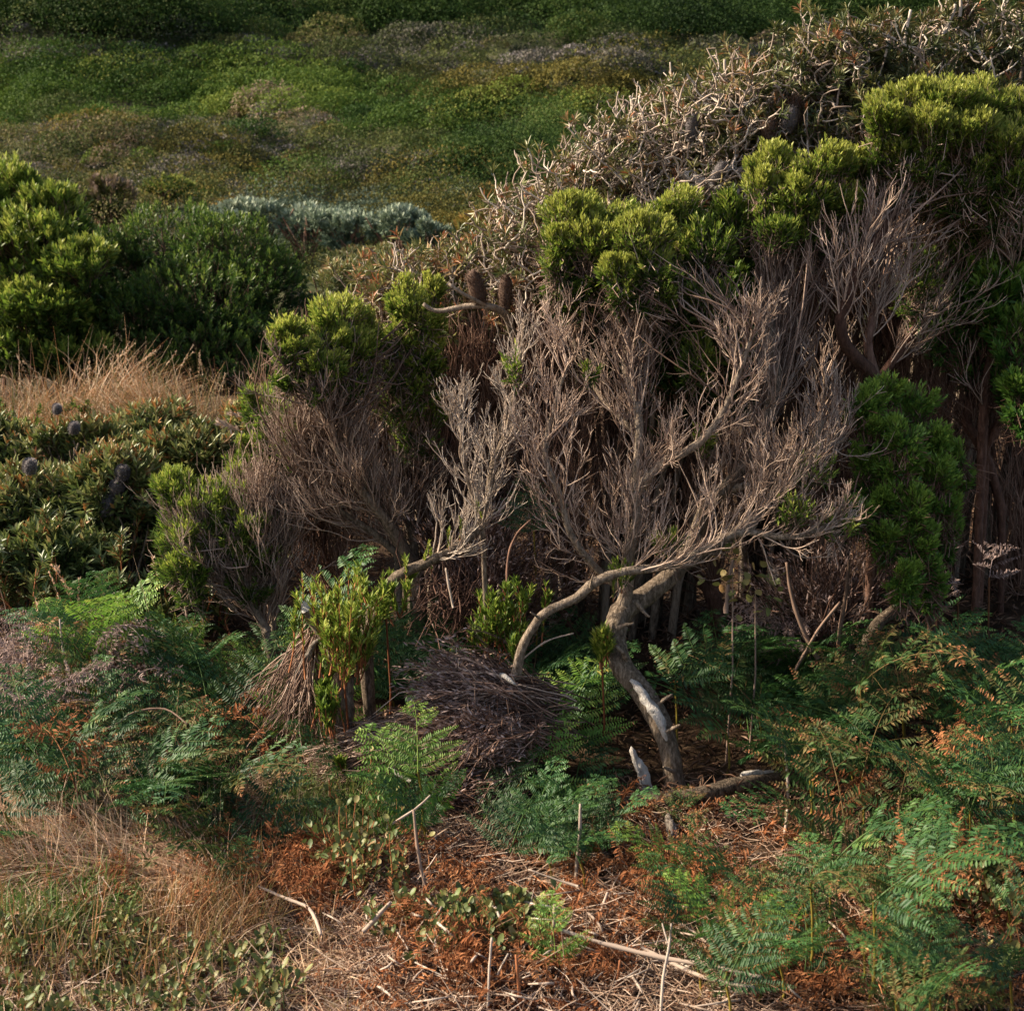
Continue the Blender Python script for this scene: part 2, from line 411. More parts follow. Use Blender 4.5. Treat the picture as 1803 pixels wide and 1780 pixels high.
# ================================================================== GROUND
def build_ground():
    ys = np.concatenate([np.linspace(-60, .5, 14), np.linspace(1.0, 12, 130), np.geomspace(12.3, 420, 150)])
    xs0 = np.linspace(-1, 1, 181); xs0 = np.sign(xs0) * (np.abs(xs0) ** 2.2)
    X = xs0[None, :] * 300 * np.ones((len(ys), 1)); Y = ys[:, None] * np.ones((1, len(xs0)))
    Z = ground(X, Y) + np.where((Y < 12), .006 * R.normal(size=X.shape), .03 * R.normal(size=X.shape))
    g = Geo(); n, m = X.shape
    i = np.arange(n - 1)[:, None]; j = np.arange(m - 1)[None, :]
    q = np.stack([i * m + j, i * m + j + 1, (i + 1) * m + j + 1, (i + 1) * m + j], -1).reshape(-1, 4)
    g.add(np.stack([X, Y, Z], -1), q, np.zeros(n * m))
    m_ = bpy.data.materials.new('soil'); m_.use_nodes = True; t = m_.node_tree; N = t.nodes; L = t.links
    b = N['Principled BSDF']; geo = N.new('ShaderNodeNewGeometry')
    n1 = N.new('ShaderNodeTexNoise'); n1.inputs['Scale'].default_value = 9; n1.inputs['Detail'].default_value = 9; n1.inputs['Roughness'].default_value = .75
    L.new(geo.outputs['Position'], n1.inputs[0])
    near = ramp(t, [(.3, (.016, .010, .006)), (.5, (.050, .030, .018)), (.7, (.13, .085, .055))]); L.new(n1.outputs[0], near.inputs[0])
    n2 = N.new('ShaderNodeTexNoise'); n2.inputs['Scale'].default_value = .8; n2.inputs['Detail'].default_value = 8; n2.inputs['Roughness'].default_value = .7
    L.new(geo.outputs['Position'], n2.inputs[0])
    far = ramp(t, [(.3, (.022, .035, .012)), (.5, (.055, .06, .024)), (.65, (.10, .085, .055)), (.8, (.16, .13, .11))]); L.new(n2.outputs[0], far.inputs[0])
    sx = N.new('ShaderNodeSeparateXYZ'); L.new(geo.outputs['Position'], sx.inputs[0])
    mr = N.new('ShaderNodeMapRange'); mr.inputs['From Min'].default_value = 9; mr.inputs['From Max'].default_value = 20
    L.new(sx.outputs['Y'], mr.inputs[0])
    mx = N.new('ShaderNodeMix'); mx.data_type = 'RGBA'; L.new(mr.outputs[0], mx.inputs['Factor']); L.new(near.outputs[0], mx.inputs['A']); L.new(far.outputs[0], mx.inputs['B'])
    L.new(mx.outputs['Result'], b.inputs['Base Color']); b.inputs['Roughness'].default_value = .95; b.inputs['Specular IOR Level'].default_value = .1
    bp = N.new('ShaderNodeBump'); bp.inputs['Distance'].default_value = .03; L.new(n1.outputs[0], bp.inputs['Height']); L.new(bp.outputs[0], b.inputs['Normal'])
    o = g.build('ground', m_); o['kind'] = 'structure'; o['label'] = 'brown sandy heath ground rising to the hillside'
build_ground()

# ================================================================== HILLSIDE HEATH
def species(px, py):
    s = np.full(px.shape, 'mixed', dtype='<U10')
    r = R.random(px.shape)
    wob = 9 * np.sin(px * .021) + 6 * np.sin(px * .05 + 1) + 4 * np.sin(px * .013 + 2)
    def ell(cx, cy, rx, ry): return ((px - cx) / rx) ** 2 + ((py + wob * .5 - cy) / ry) ** 2 + (r - .5) * .25 < 1
    s[(py > 150) & (r < .38)] = 'grey'
    s[(py > 170) & (r > .80)] = 'ochre'
    s[(py > 200) & (r > .95)] = 'dune_green'
    s[(py > 170) & (py < 260) & (px < 640) & (r < .5)] = 'grey'
    s[ell(250, 205, 230, 18) & (r < .5)] = 'straw'
    s[(py < 135 + wob * .5) & (px > 300)] = 'grey'
    s[(py < 135 + wob * .5) & (px > 300) & (r > .74)] = 'mixed'
    s[ell(60, 75, 330, 40) & (r < .88)] = 'grey'
    s[ell(1000, 148, 400, 22)] = 'ochre'
    s[ell(880, 215, 290, 50)] = 'dune_green'
    s[ell(960, 290, 170, 55) & (r < .85)] = 'far_green'
    s[ell(130, 160, 420, 52)] = 'dune_green'
    s[ell(430, 150, 270, 40)] = 'dune_green'
    s[(py < 62 + wob * .7) & ((px > 260) | (py < 34))] = 'far_green'
    s[ell(180, 45, 140, 18)] = 'far_green'
    s[ell(640, 400, 270, 45)] = 'silver'
    s[ell(640, 400, 270, 45) & (r > .72)] = 'ochre'
    s[ell(830, 410, 120, 34) & (r < .8)] = 'ochre'
    s[(py > 448)] = 'mixed'
    return s

def build_heath():
    n = 3000
    px = R.uniform(-260, 2100, n); py = 500 - 560 * R.random(n) ** .93
    q = ray_ground(px, py)
    ok = q[:, 1] > 17; q = q[ok]
    px, py = proj(q)
    sp = species(px, py - 13)
    labels = {
        'far_green': ('heath_shrubs', 'dark green scrub along the top of the far slope'),
        'dune_green': ('heath_shrubs', 'bright green scrub covering the two rounded dune mounds'),
        'grey': ('heath_shrubs', 'purplish grey low heath in bands across the far slope'),
        'mixed': ('heath_shrubs', 'mottled olive heath on the middle of the hillside'),
        'ochre': ('heath_shrubs', 'ochre brown heath forming the stripe between the green mounds'),
        'silver': ('heath_shrubs', 'silvery green saltbush at the foot of the hillside'),
        'straw': ('dry_grass', 'pale dry grass below the green mound on the left')}
    for key, (nm, lab) in labels.items():
        s = q[sp == key]
        if not len(s): continue
        g = Geo(); m = len(s)
        dist = s[:, 1]
        Rr = {'far_green': .013, 'dune_green': .0085, 'grey': .0065, 'mixed': .0085, 'ochre': .0085, 'silver': .0105, 'straw': .006}[key] * dist * R.lognormal(0, .35, m) * (1 + .25 * (dist < 35))
        Rr = Rr * np.where(R.random(m) < .22, 1.75, .85); hr = {'far_green': 1.35, 'dune_green': 1.05, 'grey': .85, 'mixed': 1.2, 'ochre': 1.0, 'silver': .9, 'straw': .6}[key]
        per = 165
        cnt = np.clip((520 * (Rr / dist / .0105) ** 2), 110, 1500).astype(int); i = np.repeat(np.arange(m), cnt); N_ = len(i); asp = R.uniform(1.1, 2.3, m)
        d = nrm(R.normal(size=(N_, 3))); d[:, 2] = np.abs(d[:, 2])
        rad = Rr[i, None] * np.stack([asp[i], np.ones(N_), hr * np.ones(N_)], 1)
        pos = s[i] + d * rad * (R.uniform(.86, 1.04, (N_, 1)) + .10 * np.sin(d[:, :1] * 7 + i[:, None]) * np.sin(d[:, 1:2] * 6 + i[:, None] * 2)); 
        vb = R.normal(.46, .19, m) + .10 * np.sin(s[:, 0] * .5) 
        D = nrm(d * .25 + UP * .25 + R.normal(size=d.shape) * .8)
        L = .0016 * dist[i] * R.uniform(.55, 1.35, N_)
        leaves(g, pos, D, d + R.normal(size=d.shape) * .4, L, L * R.uniform(.45, .9, N_), vb[i] + R.normal(size=N_) * .10, .15)
        # low cover between the cushions
        nf = len(s) * 60; k_ = R.integers(0, len(s), nf); f = s[k_] + R.normal(size=(nf, 3)) * (dist[k_] * .016)[:, None] * np.array([1.3, 1.6, 0])
        f[:, 2] = ground(f[:, 0], f[:, 1]) + R.uniform(0, .001, nf) * f[:, 1]
        leaves(g, f, R.normal(size=(nf, 3)) + UP * .5, UP + R.normal(size=(nf, 3)) * .6, .0022 * f[:, 1] * R.uniform(.5, 1.3, nf), .0012 * f[:, 1], R.normal(.42, .24, nf), .15)
        o = g.build(nm, H[key]); tag(o, lab, 'heath', None, 'stuff')
build_heath()

def dome_shrub(name, label, cat, px, py, rx, ry, Y, mats, n=220, ns=7, LL=.12, LW=.05, v_top=.6, v_low=.35, group=None, up=.6, base=None):
    b = (px, py, rx, ry, Y, .9)
    c = P(px, py, Y); loc = (c[0], c[1], float(ground(c[0], c[1])))
    root = thing(name, label, cat, loc, group)
    g = Geo(); gs = Geo()
    crown(g, None, [b], dens=n / (math.pi * rx * ry / 42 + 20), ns=ns, LL=LL, LW=LW, v_top=v_top, v_low=v_low, shoot_len=LL * 1.6, up=up)
    t = undersides([b], 26)
    P0 = np.tile(np.array(loc), (26, 1)) + R.normal(size=(26, 3)) * np.array([.02, .02, 0]) * Y * .1
    hh = (t - P0)
    tubes(gs, hermite(P0, t, hh * np.array([.2, .2, 1.0]), hh, 6, .003 * Y * .2), np.linspace(.0011, .0004, 6)[None] * Y, R.uniform(.2, .9, 26), 4)
    part(gs, 'stems', mats[1], root); part(g, 'foliage', mats[0], root)
    return root
tw, twd = M['twig'], M['twig_dark']
dome_shrub('round_shrub', 'rounded grey-brown shrub standing up against the far green scrub', 'shrub', 535, 45, 30, 30, 97, (H['straw'], twd), 260, 7, .5, .18, .45, .2)
dome_shrub('round_shrub', 'small grey-olive shrub right of the rounded grey shrub on the far slope', 'shrub', 626, 42, 15, 14, 95, (H['mixed'], twd), 120, 7, .5, .18)
dome_shrub('round_shrub', 'grey-olive shrub at the far right end of the far scrub row', 'shrub', 815, 45, 28, 22, 96, (H['mixed'], twd), 200, 7, .5, .18, .5, .3)
dome_shrub('round_shrub', 'reddish brown shrub at the left edge of the grey heath band', 'shrub', 262, 70, 36, 26, 78, (H['ochre'], twd), 260, 7, .4, .15, .9, .4)
dome_shrub('olive_shrub', 'olive brown domed shrub just behind the leafy dark bushes', 'shrub', 188, 352, 52, 34, 26, (H['mixed'], twd), 300, 8, .16, .05, .75, .35)
dome_shrub('olive_shrub', 'yellow green low shrub at the foot of the slope', 'shrub', 290, 330, 42, 16, 30, (H['dune_green'], twd), 220, 8, .16, .05, .9, .5)
dome_shrub('silver_shrub', 'pale silver green cushion shrub by the top of the tangled banksia', 'shrub', 818, 348, 30, 17, 27, (H['silver'], tw), 220, 8, .13, .04, .95, .6)
dome_shrub('olive_shrub', 'ochre topped cushion shrub beside the pale silver cushion', 'shrub', 868, 348, 34, 18, 27, (H['ochre'], tw), 220, 8, .13, .04, .9, .4)
dome_shrub('olive_shrub', 'brown olive shrub hugging the foot of the tangled banksia skyline', 'shrub', 862, 400, 60, 26, 22, (H['ochre'], twd), 300, 8, .12, .035, .8, .35)
for k, (x, y, rx, ry) in enumerate([(450, 380, 62, 30), (540, 392, 60, 34), (620, 410, 56, 34), (700, 395, 62, 30), (760, 415, 48, 30)]):
    dome_shrub('silver_shrub', 'silvery green saltbush in the row behind the leafy dark bushes', 'shrub', x, y, rx, ry, 22 - k * .3, (H['silver'], twd), 340, 8, .10, .035, .85, .3, 'silvery saltbushes at the foot of the hillside')
for k, (x, y, rx, ry, Y) in enumerate([(590, 500, 60, 40, 12.5), (660, 470, 60, 36, 14), (610, 455, 50, 24, 16), (560, 545, 60, 40, 11.0), (740, 470, 70, 40, 13)]):
    dome_shrub('olive_shrub', 'olive grey shrub filling the dip behind the yellow-topped shrub', 'shrub', x, y, rx, ry, Y, (M['banksia'], twd), 420, 9, .06, .014, .5, .25, 'olive shrubs in the dip')

# dark leafy bushes on the left, middle distance
def dark_bush(label, blobs, loc, v_top, mat, LL=.065, LW=.019, nst=40):
    root = thing('leafy_shrub', label, 'shrub', loc)
    g = Geo(); gs = Geo(); gt = Geo()
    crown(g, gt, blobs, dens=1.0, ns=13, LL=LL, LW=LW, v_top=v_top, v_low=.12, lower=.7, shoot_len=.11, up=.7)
    t = undersides(blobs, nst); P0 = np.tile(np.array(loc, float), (nst, 1)) + R.normal(size=(nst, 3)) * np.array([.25, .15, 0])
    hh = t - P0
    tubes(gs, hermite(P0, t, hh * np.array([.2, .2, 1.2]), hh, 8, .02), np.linspace(.016, .005, 8)[None], R.uniform(.1, .8, nst), 4)
    part(gs, 'stems', M['twig_dark'], root); part(gt, 'twigs', M['twig_dark'], root); part(g, 'foliage', mat, root)
gz = lambda x, y: float(ground(x, y))
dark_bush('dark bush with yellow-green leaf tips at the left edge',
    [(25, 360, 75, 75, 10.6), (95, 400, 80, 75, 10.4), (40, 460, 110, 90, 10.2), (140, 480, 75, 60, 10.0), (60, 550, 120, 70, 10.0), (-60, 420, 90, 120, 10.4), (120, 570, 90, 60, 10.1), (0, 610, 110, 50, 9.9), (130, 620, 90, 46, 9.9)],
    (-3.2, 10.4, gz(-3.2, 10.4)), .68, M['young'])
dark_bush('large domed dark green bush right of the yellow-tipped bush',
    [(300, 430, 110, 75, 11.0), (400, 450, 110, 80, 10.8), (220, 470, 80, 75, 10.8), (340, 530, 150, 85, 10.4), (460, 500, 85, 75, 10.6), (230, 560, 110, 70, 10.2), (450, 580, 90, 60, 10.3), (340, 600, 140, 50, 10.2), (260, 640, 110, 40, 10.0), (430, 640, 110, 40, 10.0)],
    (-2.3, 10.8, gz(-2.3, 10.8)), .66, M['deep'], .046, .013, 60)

# ================================================================== HERO SHRUB (curved trunk)
def hero():
    base = P(1192, 1400, 3.9)
    root = thing('tall_shrub', 'tall bare-stemmed shrub with curved trunk and yellow-green heads at centre', 'shrub', (base[0], base[1], gz(base[0], base[1])))
    g = Geo()
    l1 = limb(g, [(1194, 1420, 3.9, 23), (1186, 1365, 3.91, 19), (1177, 1315, 3.92, 18), (1160, 1268, 3.95, 21), (1128, 1215, 4.0, 20), (1098, 1178, 4.02, 21), (1083, 1130, 4.06, 20), (1093, 1080, 4.1, 21), (1138, 1048, 4.15, 18), (1190, 1005, 4.2, 17), (1222, 950, 4.25, 14), (1245, 890, 4.22, 12), (1298, 835, 4.22, 12), (1345, 745, 4.24, 11), (1365, 665, 4.28, 10), (1355, 560, 4.36, 8), (1348, 480, 4.52, 8), (1372, 400, 4.55, 6), (1390, 330, 4.55, 4)], .5, 12, .05)
    l2 = limb(g, [(1092, 1085, 4.1, 14), (1104, 1035, 4.1, 12), (1106, 980, 4.1, 11), (1120, 920, 4.12, 9), (1120, 850, 4.15, 9), (1126, 765, 4.2, 8), (1118, 700, 4.25, 8), (1100, 640, 4.3, 7), (1112, 560, 4.35, 6), (1100, 480, 4.4, 5), (1095, 420, 4.4, 4)], .6)
    l3 = limb(g, [(1120, 868, 4.14, 8), (1160, 822, 4.12, 8), (1228, 782, 4.1, 7), (1270, 730, 4.1, 6), (1300, 660, 4.12, 5), (1325, 590, 4.15, 4)], .65)
    l4 = limb(g, [(908, 1192, 3.98, 10), (918, 1145, 3.96, 9), (938, 1105, 3.95, 8), (962, 1078, 3.95, 8.5), (1015, 1052, 3.95, 8), (1048, 1025, 3.95, 9), (1100, 1006, 3.95, 8), (1160, 999, 3.96, 7.5), (1230, 974, 3.98, 8), (1285, 942, 4.0, 8), (1318, 930, 4.02, 9), (1352, 880, 4.08, 8), (1400, 835, 4.12, 7), (1450, 795, 4.15, 6), (1490, 770, 4.2, 4)], .6, 10)
    l5 = limb(g, [(1315, 935, 4.02, 7), (1370, 945, 4.0, 6), (1420, 940, 4.0, 5), (1480, 915, 4.0, 3)], .6)
    l6 = limb(g, [(1245, 892, 4.3, 8), (1300, 858, 4.2, 7), (1360, 852, 4.15, 6), (1420, 800, 4.15, 4), (1450, 740, 4.15, 3)], .6)
    l7 = limb(g, [(1104, 1045, 4.1, 7), (1050, 1000, 4.08, 6), (1005, 940, 4.06, 6), (985, 870, 4.06, 6), (960, 800, 4.1, 5), (975, 720, 4.15, 4), (1000, 640, 4.2, 3)], .6)
    l8 = limb(g, [(1195, 1000, 4.2, 12), (1270, 960, 4.3, 10), (1340, 900, 4.4, 8), (1400, 850, 4.45, 6), (1440, 760, 4.5, 5), (1455, 660, 4.5, 4)], .4)
    l9 = limb(g, [(1126, 770, 4.2, 6), (1060, 700, 4.35, 5), (1010, 600, 4.45, 5), (1015, 520, 4.5, 4), (990, 450, 4.5, 3)], .5)
    for (x_, y_, Y_, dx, dy, r_) in ((1172, 1290, 3.9, 26, -14, 5), (1105, 1160, 4.0, -20, -22, 6), (1120, 1060, 4.1, 24, 26, 5), (1160, 1240, 3.95, 24, -18, 4), (1180, 1000, 4.15, 12, -26, 6), (1090, 1105, 4.03, 26, -8, 5), (1040, 1035, 3.93, 4, -22, 3), (950, 1090, 3.93, -16, -12, 3), (1188, 1360, 3.88, -20, -10, 5)):
        limb(g, [(x_, y_, Y_, r_), (x_ + dx * .5, y_ + dy * .6, Y_ - .02, r_ * .7), (x_ + dx, y_ + dy, Y_ - .03, r_ * .35)], .6, 6, .2)
    part(g, 'trunk', M['bark'], root)
    gp = Geo()   # bleached scar where the bark has come away
    c, r = tracePts([(1112, 1196, 4.0, 3), (1128, 1213, 3.98, 9), (1146, 1240, 3.96, 10), (1163, 1266, 3.93, 11), (1170, 1288, 3.92, 7), (1176, 1306, 3.92, 2)])
    off = np.array([-.004, -.0195, .006]); tubes(gp, (c + off)[None], r[None] * .9, np.array([.8]), 9, True, .2)
    part(gp, 'bark_scar', M['bleached'], root)
    # crowns
    A = [(1005, 385, 62, 42, 4.4), (1075, 378, 52, 36, 4.5), (1050, 430, 60, 45, 4.35), (985, 430, 40, 36, 4.35), (1185, 370, 55, 40, 4.5), (1130, 420, 62, 42, 4.3), (1150, 470, 55, 40, 4.25), (1090, 480, 40, 30, 4.25), (1195, 440, 40, 40, 4.4)]
    C_ = [(1365, 300, 50, 42, 4.5), (1440, 295, 60, 46, 4.5), (1500, 300, 45, 45, 4.6), (1410, 345, 60, 45, 4.45), (1345, 340, 36, 40, 4.45), (1480, 360, 45, 40, 4.5)]
    gl = Geo(); gt = Geo()
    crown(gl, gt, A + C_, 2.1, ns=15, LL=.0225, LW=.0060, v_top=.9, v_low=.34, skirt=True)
    # sparse lower leaves
    S_ = [(1020, 520, 50, 46, 4.4), (1100, 520, 44, 40, 4.35), (1180, 530, 50, 60, 4.35), (1250, 440, 44, 60, 4.4), (1245, 540, 46, 56, 4.35), (1225, 640, 36, 46, 4.3), (1290, 610, 34, 50, 4.35), (1370, 410, 50, 36, 4.4), (1290, 400, 40, 60, 4.5), (1450, 430, 46, 46, 4.5), (980, 500, 30, 50, 4.4)]
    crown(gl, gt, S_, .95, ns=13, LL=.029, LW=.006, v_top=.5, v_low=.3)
    L_ = [(1240, 780, 30, 30, 4.2), (1390, 900, 50, 30, 4.0), (1430, 830, 50, 40, 4.1), (1100, 1010, 25, 25, 4.0), (905, 650, 18, 45, 4.2), (1035, 660, 20, 14, 4.2), (1180, 960, 30, 20, 4.0), (1470, 930, 40, 30, 4.0)]
    crown(gl, gt, L_, .10, ns=10, LL=.026, LW=.006, v_top=.6, v_low=.4)
    part(gl, 'foliage', M['young'], root)
    # stems from limbs into crowns
    st = []
    def feed(blobs, limbs, n, t0, t1, k=9):
        tg = undersides(blobs, n, .9); lc = np.concatenate([resample(x, 24) for x in limbs])
        p, d = onpoly(lc, R.integers(0, len(lc), n), R.uniform(t0, t1, n))
        h = tg - p; ln = np.linalg.norm(h, axis=1, keepdims=True)
        return hermite(p, tg, nrm(d + R.normal(size=d.shape) * .25) * ln * .8, nrm(h + UP * ln * .6) * ln * .8, k, .012)
    s1 = feed(A, [l2, l9], 80, .45, .95); s2 = feed(C_, [l1], 80, .62, .95); s3 = feed(A[4:], [l3], 20, .5, 1)
    s = np.concatenate([s1, s2, s3])
    tubes(gt, s, np.linspace(.0036, .0014, 9)[None] * R.uniform(.6, 1.2, (len(s), 1)), R.uniform(.05, .8, len(s)), 4)
    q = spawn(s, 7, .13, .5, .1, .7, 5, .15, .16); tubes(gt, q, np.linspace(.0016, .0008, 5)[None], R.uniform(.1, .8, len(q)), 3)
    # dense brush of dead twigs along the limbs
    lim = {id(x): resample(x, 14) for x in (l1, l2, l3, l4, l5, l6, l7, l8, l9)}
    fr = [(l1, .48, .85, 24, .22), (l2, .10, .75, 50, .20), (l3, .1, 1, 28, .15), (l4, .42, 1, 46, .18), (l5, .1, 1, 18, .13), (l6, .1, 1, 24, .16), (l7, .0, 1, 40, .18), (l8, .15, 1, 26, .21), (l9, .1, .8, 18, .18)]
    for x, t0, t1, n, LL in fr:
        c1 = spawn(lim[id(x)], n, LL * 1.45, .62, t0, t1, 10, .11, .15, .3, .6)
        tubes(gt, c1, np.linspace(.0027, .0010, 10)[None], R.uniform(.3, .9, len(c1)), 4)
        c2 = spawn(c1, 6, LL * .62, .42, .1, .95, 7, .12, .15, .3, .8)
        tubes(gt, c2, np.linspace(.0015, .0008, 7)[None], R.uniform(.3, 1., len(c2)), 3)
        c3 = spawn(c2, 3.2, LL * .28, .45, .15, .95, 4, .12, .16, .3, .8)
        tubes(gt, c3, np.linspace(.0011, .0007, 4)[None], R.uniform(.35, 1., len(c3)), 3)
    part(gt, 'twigs', M['twig'], root)
hero()

# ---------------------------------------------------------------- generic tall shrub
def broom(label, limbs, blobs, feedn, mats, name='tall_shrub', cat='shrub', sparse=None, brush=None, feed_t=(.5, .95), leaf=(.0225, .0060), v=(.9, .34), dens=2.1, ns=15, group=None, feed_r=.0042, twr=1.0, trop=.2, loc=None, lower=.35, dispers=.25):
    x0, y0 = P(*limbs[0][0][:3])[:2]
    root = thing(name, label, cat, loc if loc is not None else (x0, y0, gz(x0, y0)), group)
    g = Geo(); gl = Geo(); gt = Geo(); ls = []
    for L in limbs: ls.append(limb(g, L, R.uniform(.3, .7), 8, foot=True))
    part(g, 'trunk', mats[0], root)
    if blobs:
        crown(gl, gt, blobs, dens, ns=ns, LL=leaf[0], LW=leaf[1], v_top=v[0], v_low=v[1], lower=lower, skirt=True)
        n = feedn; tg = undersides(blobs, n, .9); lc = np.concatenate([resample(x, 20) for x in ls])
        p, d = onpoly(lc, R.integers(0, len(lc), n), R.uniform(feed_t[0], feed_t[1], n))
        h = tg - p; ln = np.linalg.norm(h, axis=1, keepdims=True)
        ok = ln[:, 0] < .62; p, tg, d, h, ln = p[ok], tg[ok], d[ok], h[ok], ln[ok]; n = len(p)
        s = hermite(p, tg, nrm(d + R.normal(size=d.shape) * dispers) * ln * .8, nrm(h + UP * ln * .6) * ln * .8, 9, .013)
        tubes(gt, s, np.linspace(feed_r, .0016, 9)[None], R.uniform(.1, .8, n), 4)
        q = spawn(s, 7, .12, .45, .1, .7, 5, .15, .16); tubes(gt, q, np.linspace(.0017, .0009, 5)[None] * twr, R.uniform(.1, .8, len(q)), 3)
    if sparse: crown(gl, gt, sparse, .3, ns=13, LL=leaf[0], LW=leaf[1], v_top=v[1] + .2, v_low=v[1])
    for (i, t0, t1, n, LL) in (brush or []):
        c1 = spawn(resample(ls[i], 14), int(n * .8), LL * 1.3, .62, t0, t1, 10, trop * .6, .15, .3, .6)
        tubes(gt, c1, np.linspace(.0027, .0010, 10)[None] * twr, R.uniform(.3, .9, len(c1)), 4)
        c2 = spawn(c1, 6, LL * .6, .42, .1, .95, 7, trop * .6, .15, .3, .8)
        tubes(gt, c2, np.linspace(.0015, .0008, 7)[None] * twr, R.uniform(.3, 1., len(c2)), 3)
        c3 = spawn(c2, 2.2, LL * .28, .45, .15, .95, 4, trop, .16, .3, .8)
        tubes(gt, c3, np.linspace(.0011, .0007, 4)[None] * twr, R.uniform(.35, 1., len(c3)), 3)
    part(gt, 'twigs', mats[1], root)
    if gl.v: part(gl, 'foliage', mats[2], root)
    return root

# left shrub whose stems sweep up from the right
broom('yellow-topped shrub with stems sweeping up to the left, left of centre',
    [[(735, 1010, 4.75, 14), (705, 955, 4.72, 12), (672, 900, 4.7, 11), (645, 850, 4.66, 10), (618, 790, 4.62, 9), (592, 725, 4.6, 7), (560, 690, 4.6, 5)],
     [(730, 1010, 4.75, 9), (690, 930, 4.65, 8), (650, 880, 4.6, 8), (615, 830, 4.58, 7), (585, 770, 4.55, 6), (565, 710, 4.52, 5), (520, 660, 4.52, 4)],
     [(735, 1010, 4.8, 8), (725, 930, 4.82, 7), (715, 860, 4.85, 6), (700, 790, 4.85, 6), (705, 720, 4.85, 5), (715, 650, 4.85, 4)],
     [(725, 1000, 4.8, 7), (660, 940, 4.75, 6), (600, 900, 4.7, 5), (560, 860, 4.7, 5), (530, 800, 4.7, 4)]],
    [(515, 610, 42, 40, 4.5), (500, 580, 34, 26, 4.52), (560, 640, 50, 34, 4.5), (600, 562, 54, 42, 4.6), (612, 610, 48, 46, 4.6), (575, 600, 40, 40, 4.55), (650, 590, 24, 40, 4.65), (718, 530, 40, 44, 4.7), (735, 570, 42, 46, 4.7), (700, 600, 36, 44, 4.7), (752, 520, 30, 32, 4.75), (735, 630, 46, 44, 4.72)],
    130, (M['bark'], M['twig'], M['young']),
    sparse=[(700, 700, 60, 60, 4.75), (740, 760, 55, 60, 4.8), (520, 780, 40, 70, 4.75), (480, 720, 45, 40, 4.8), (600, 680, 60, 20, 4.6)],
    brush=[(0, .15, .85, 60, .22), (1, .1, .9, 60, .22), (2, .1, .9, 70, .24), (3, .1, 1, 90, .24)])
broom('pair of dense green foliage heads on thin stems behind the sweeping shrub',
    [[(770, 1010, 5.0, 9), (760, 900, 5.0, 8), (750, 800, 5.0, 6), (745, 700, 5.0, 4)]],
    [(520, 800, 60, 50, 5.0), (470, 760, 40, 50, 5.1), (740, 700, 50, 60, 5.0), (780, 620, 50, 60, 5.0), (690, 720, 50, 60, 5.05)],
    60, (M['bark'], M['twig_dark'], M['deep']), feed_t=(0, .6), dens=.8, v=(.7, .3), brush=[(0, .0, .9, 160, .3)])

# low shrub at left below it
broom('low feathery green shrub with grey stems leaning left',
    [[(470, 1110, 4.7, 9), (440, 1060, 4.7, 8), (400, 1010, 4.7, 6), (370, 960, 4.7, 4)],
     [(480, 1110, 4.75, 7), (480, 1030, 4.75, 6), (470, 960, 4.75, 5), (460, 900, 4.75, 4)]],
    [(310, 870, 46, 46, 4.75), (350, 900, 60, 50, 4.7), (400, 880, 50, 46, 4.75), (440, 850, 46, 50, 4.85), (470, 800, 46, 44, 4.9), (320, 950, 50, 40, 4.65), (420, 930, 60, 44, 4.7), (500, 860, 40, 50, 4.9), (340, 1000, 44, 34, 4.6), (440, 980, 50, 40, 4.7), (480, 740, 44, 40, 4.85), (510, 800, 44, 50, 4.85), (455, 700, 30, 24, 4.9), (430, 800, 40, 36, 4.9)],
    120, (M['bark'], M['twig'], M['young']), feed_t=(.1, .95), dens=.95, v=(.62, .30), leaf=(.030, .0052), brush=[(0, .0, 1, 90, .26), (1, .0, 1, 110, .26)])

# bare branch rising from the left stump
broom('pale bare branch curving up right of the broken stump',
    [[(640, 1120, 4.12, 15), (662, 1060, 4.1, 13), (700, 1015, 4.08, 10), (745, 993, 4.06, 9), (800, 965, 4.06, 8), (842, 930, 4.08, 8), (860, 880, 4.1, 7), (868, 820, 4.14, 7), (893, 760, 4.2, 6), (905, 700, 4.25, 5), (915, 640, 4.3, 4), (925, 560, 4.4, 3)],
     [(850, 905, 4.09, 5), (825, 850, 4.08, 4), (815, 790, 4.08, 4), (812, 720, 4.1, 3)]],
    None, 0, (M['bark'], M['twig_pale']), name='bare_branch', cat='branch', brush=[(0, .28, .97, 70, .15), (1, .05, 1, 26, .13)])

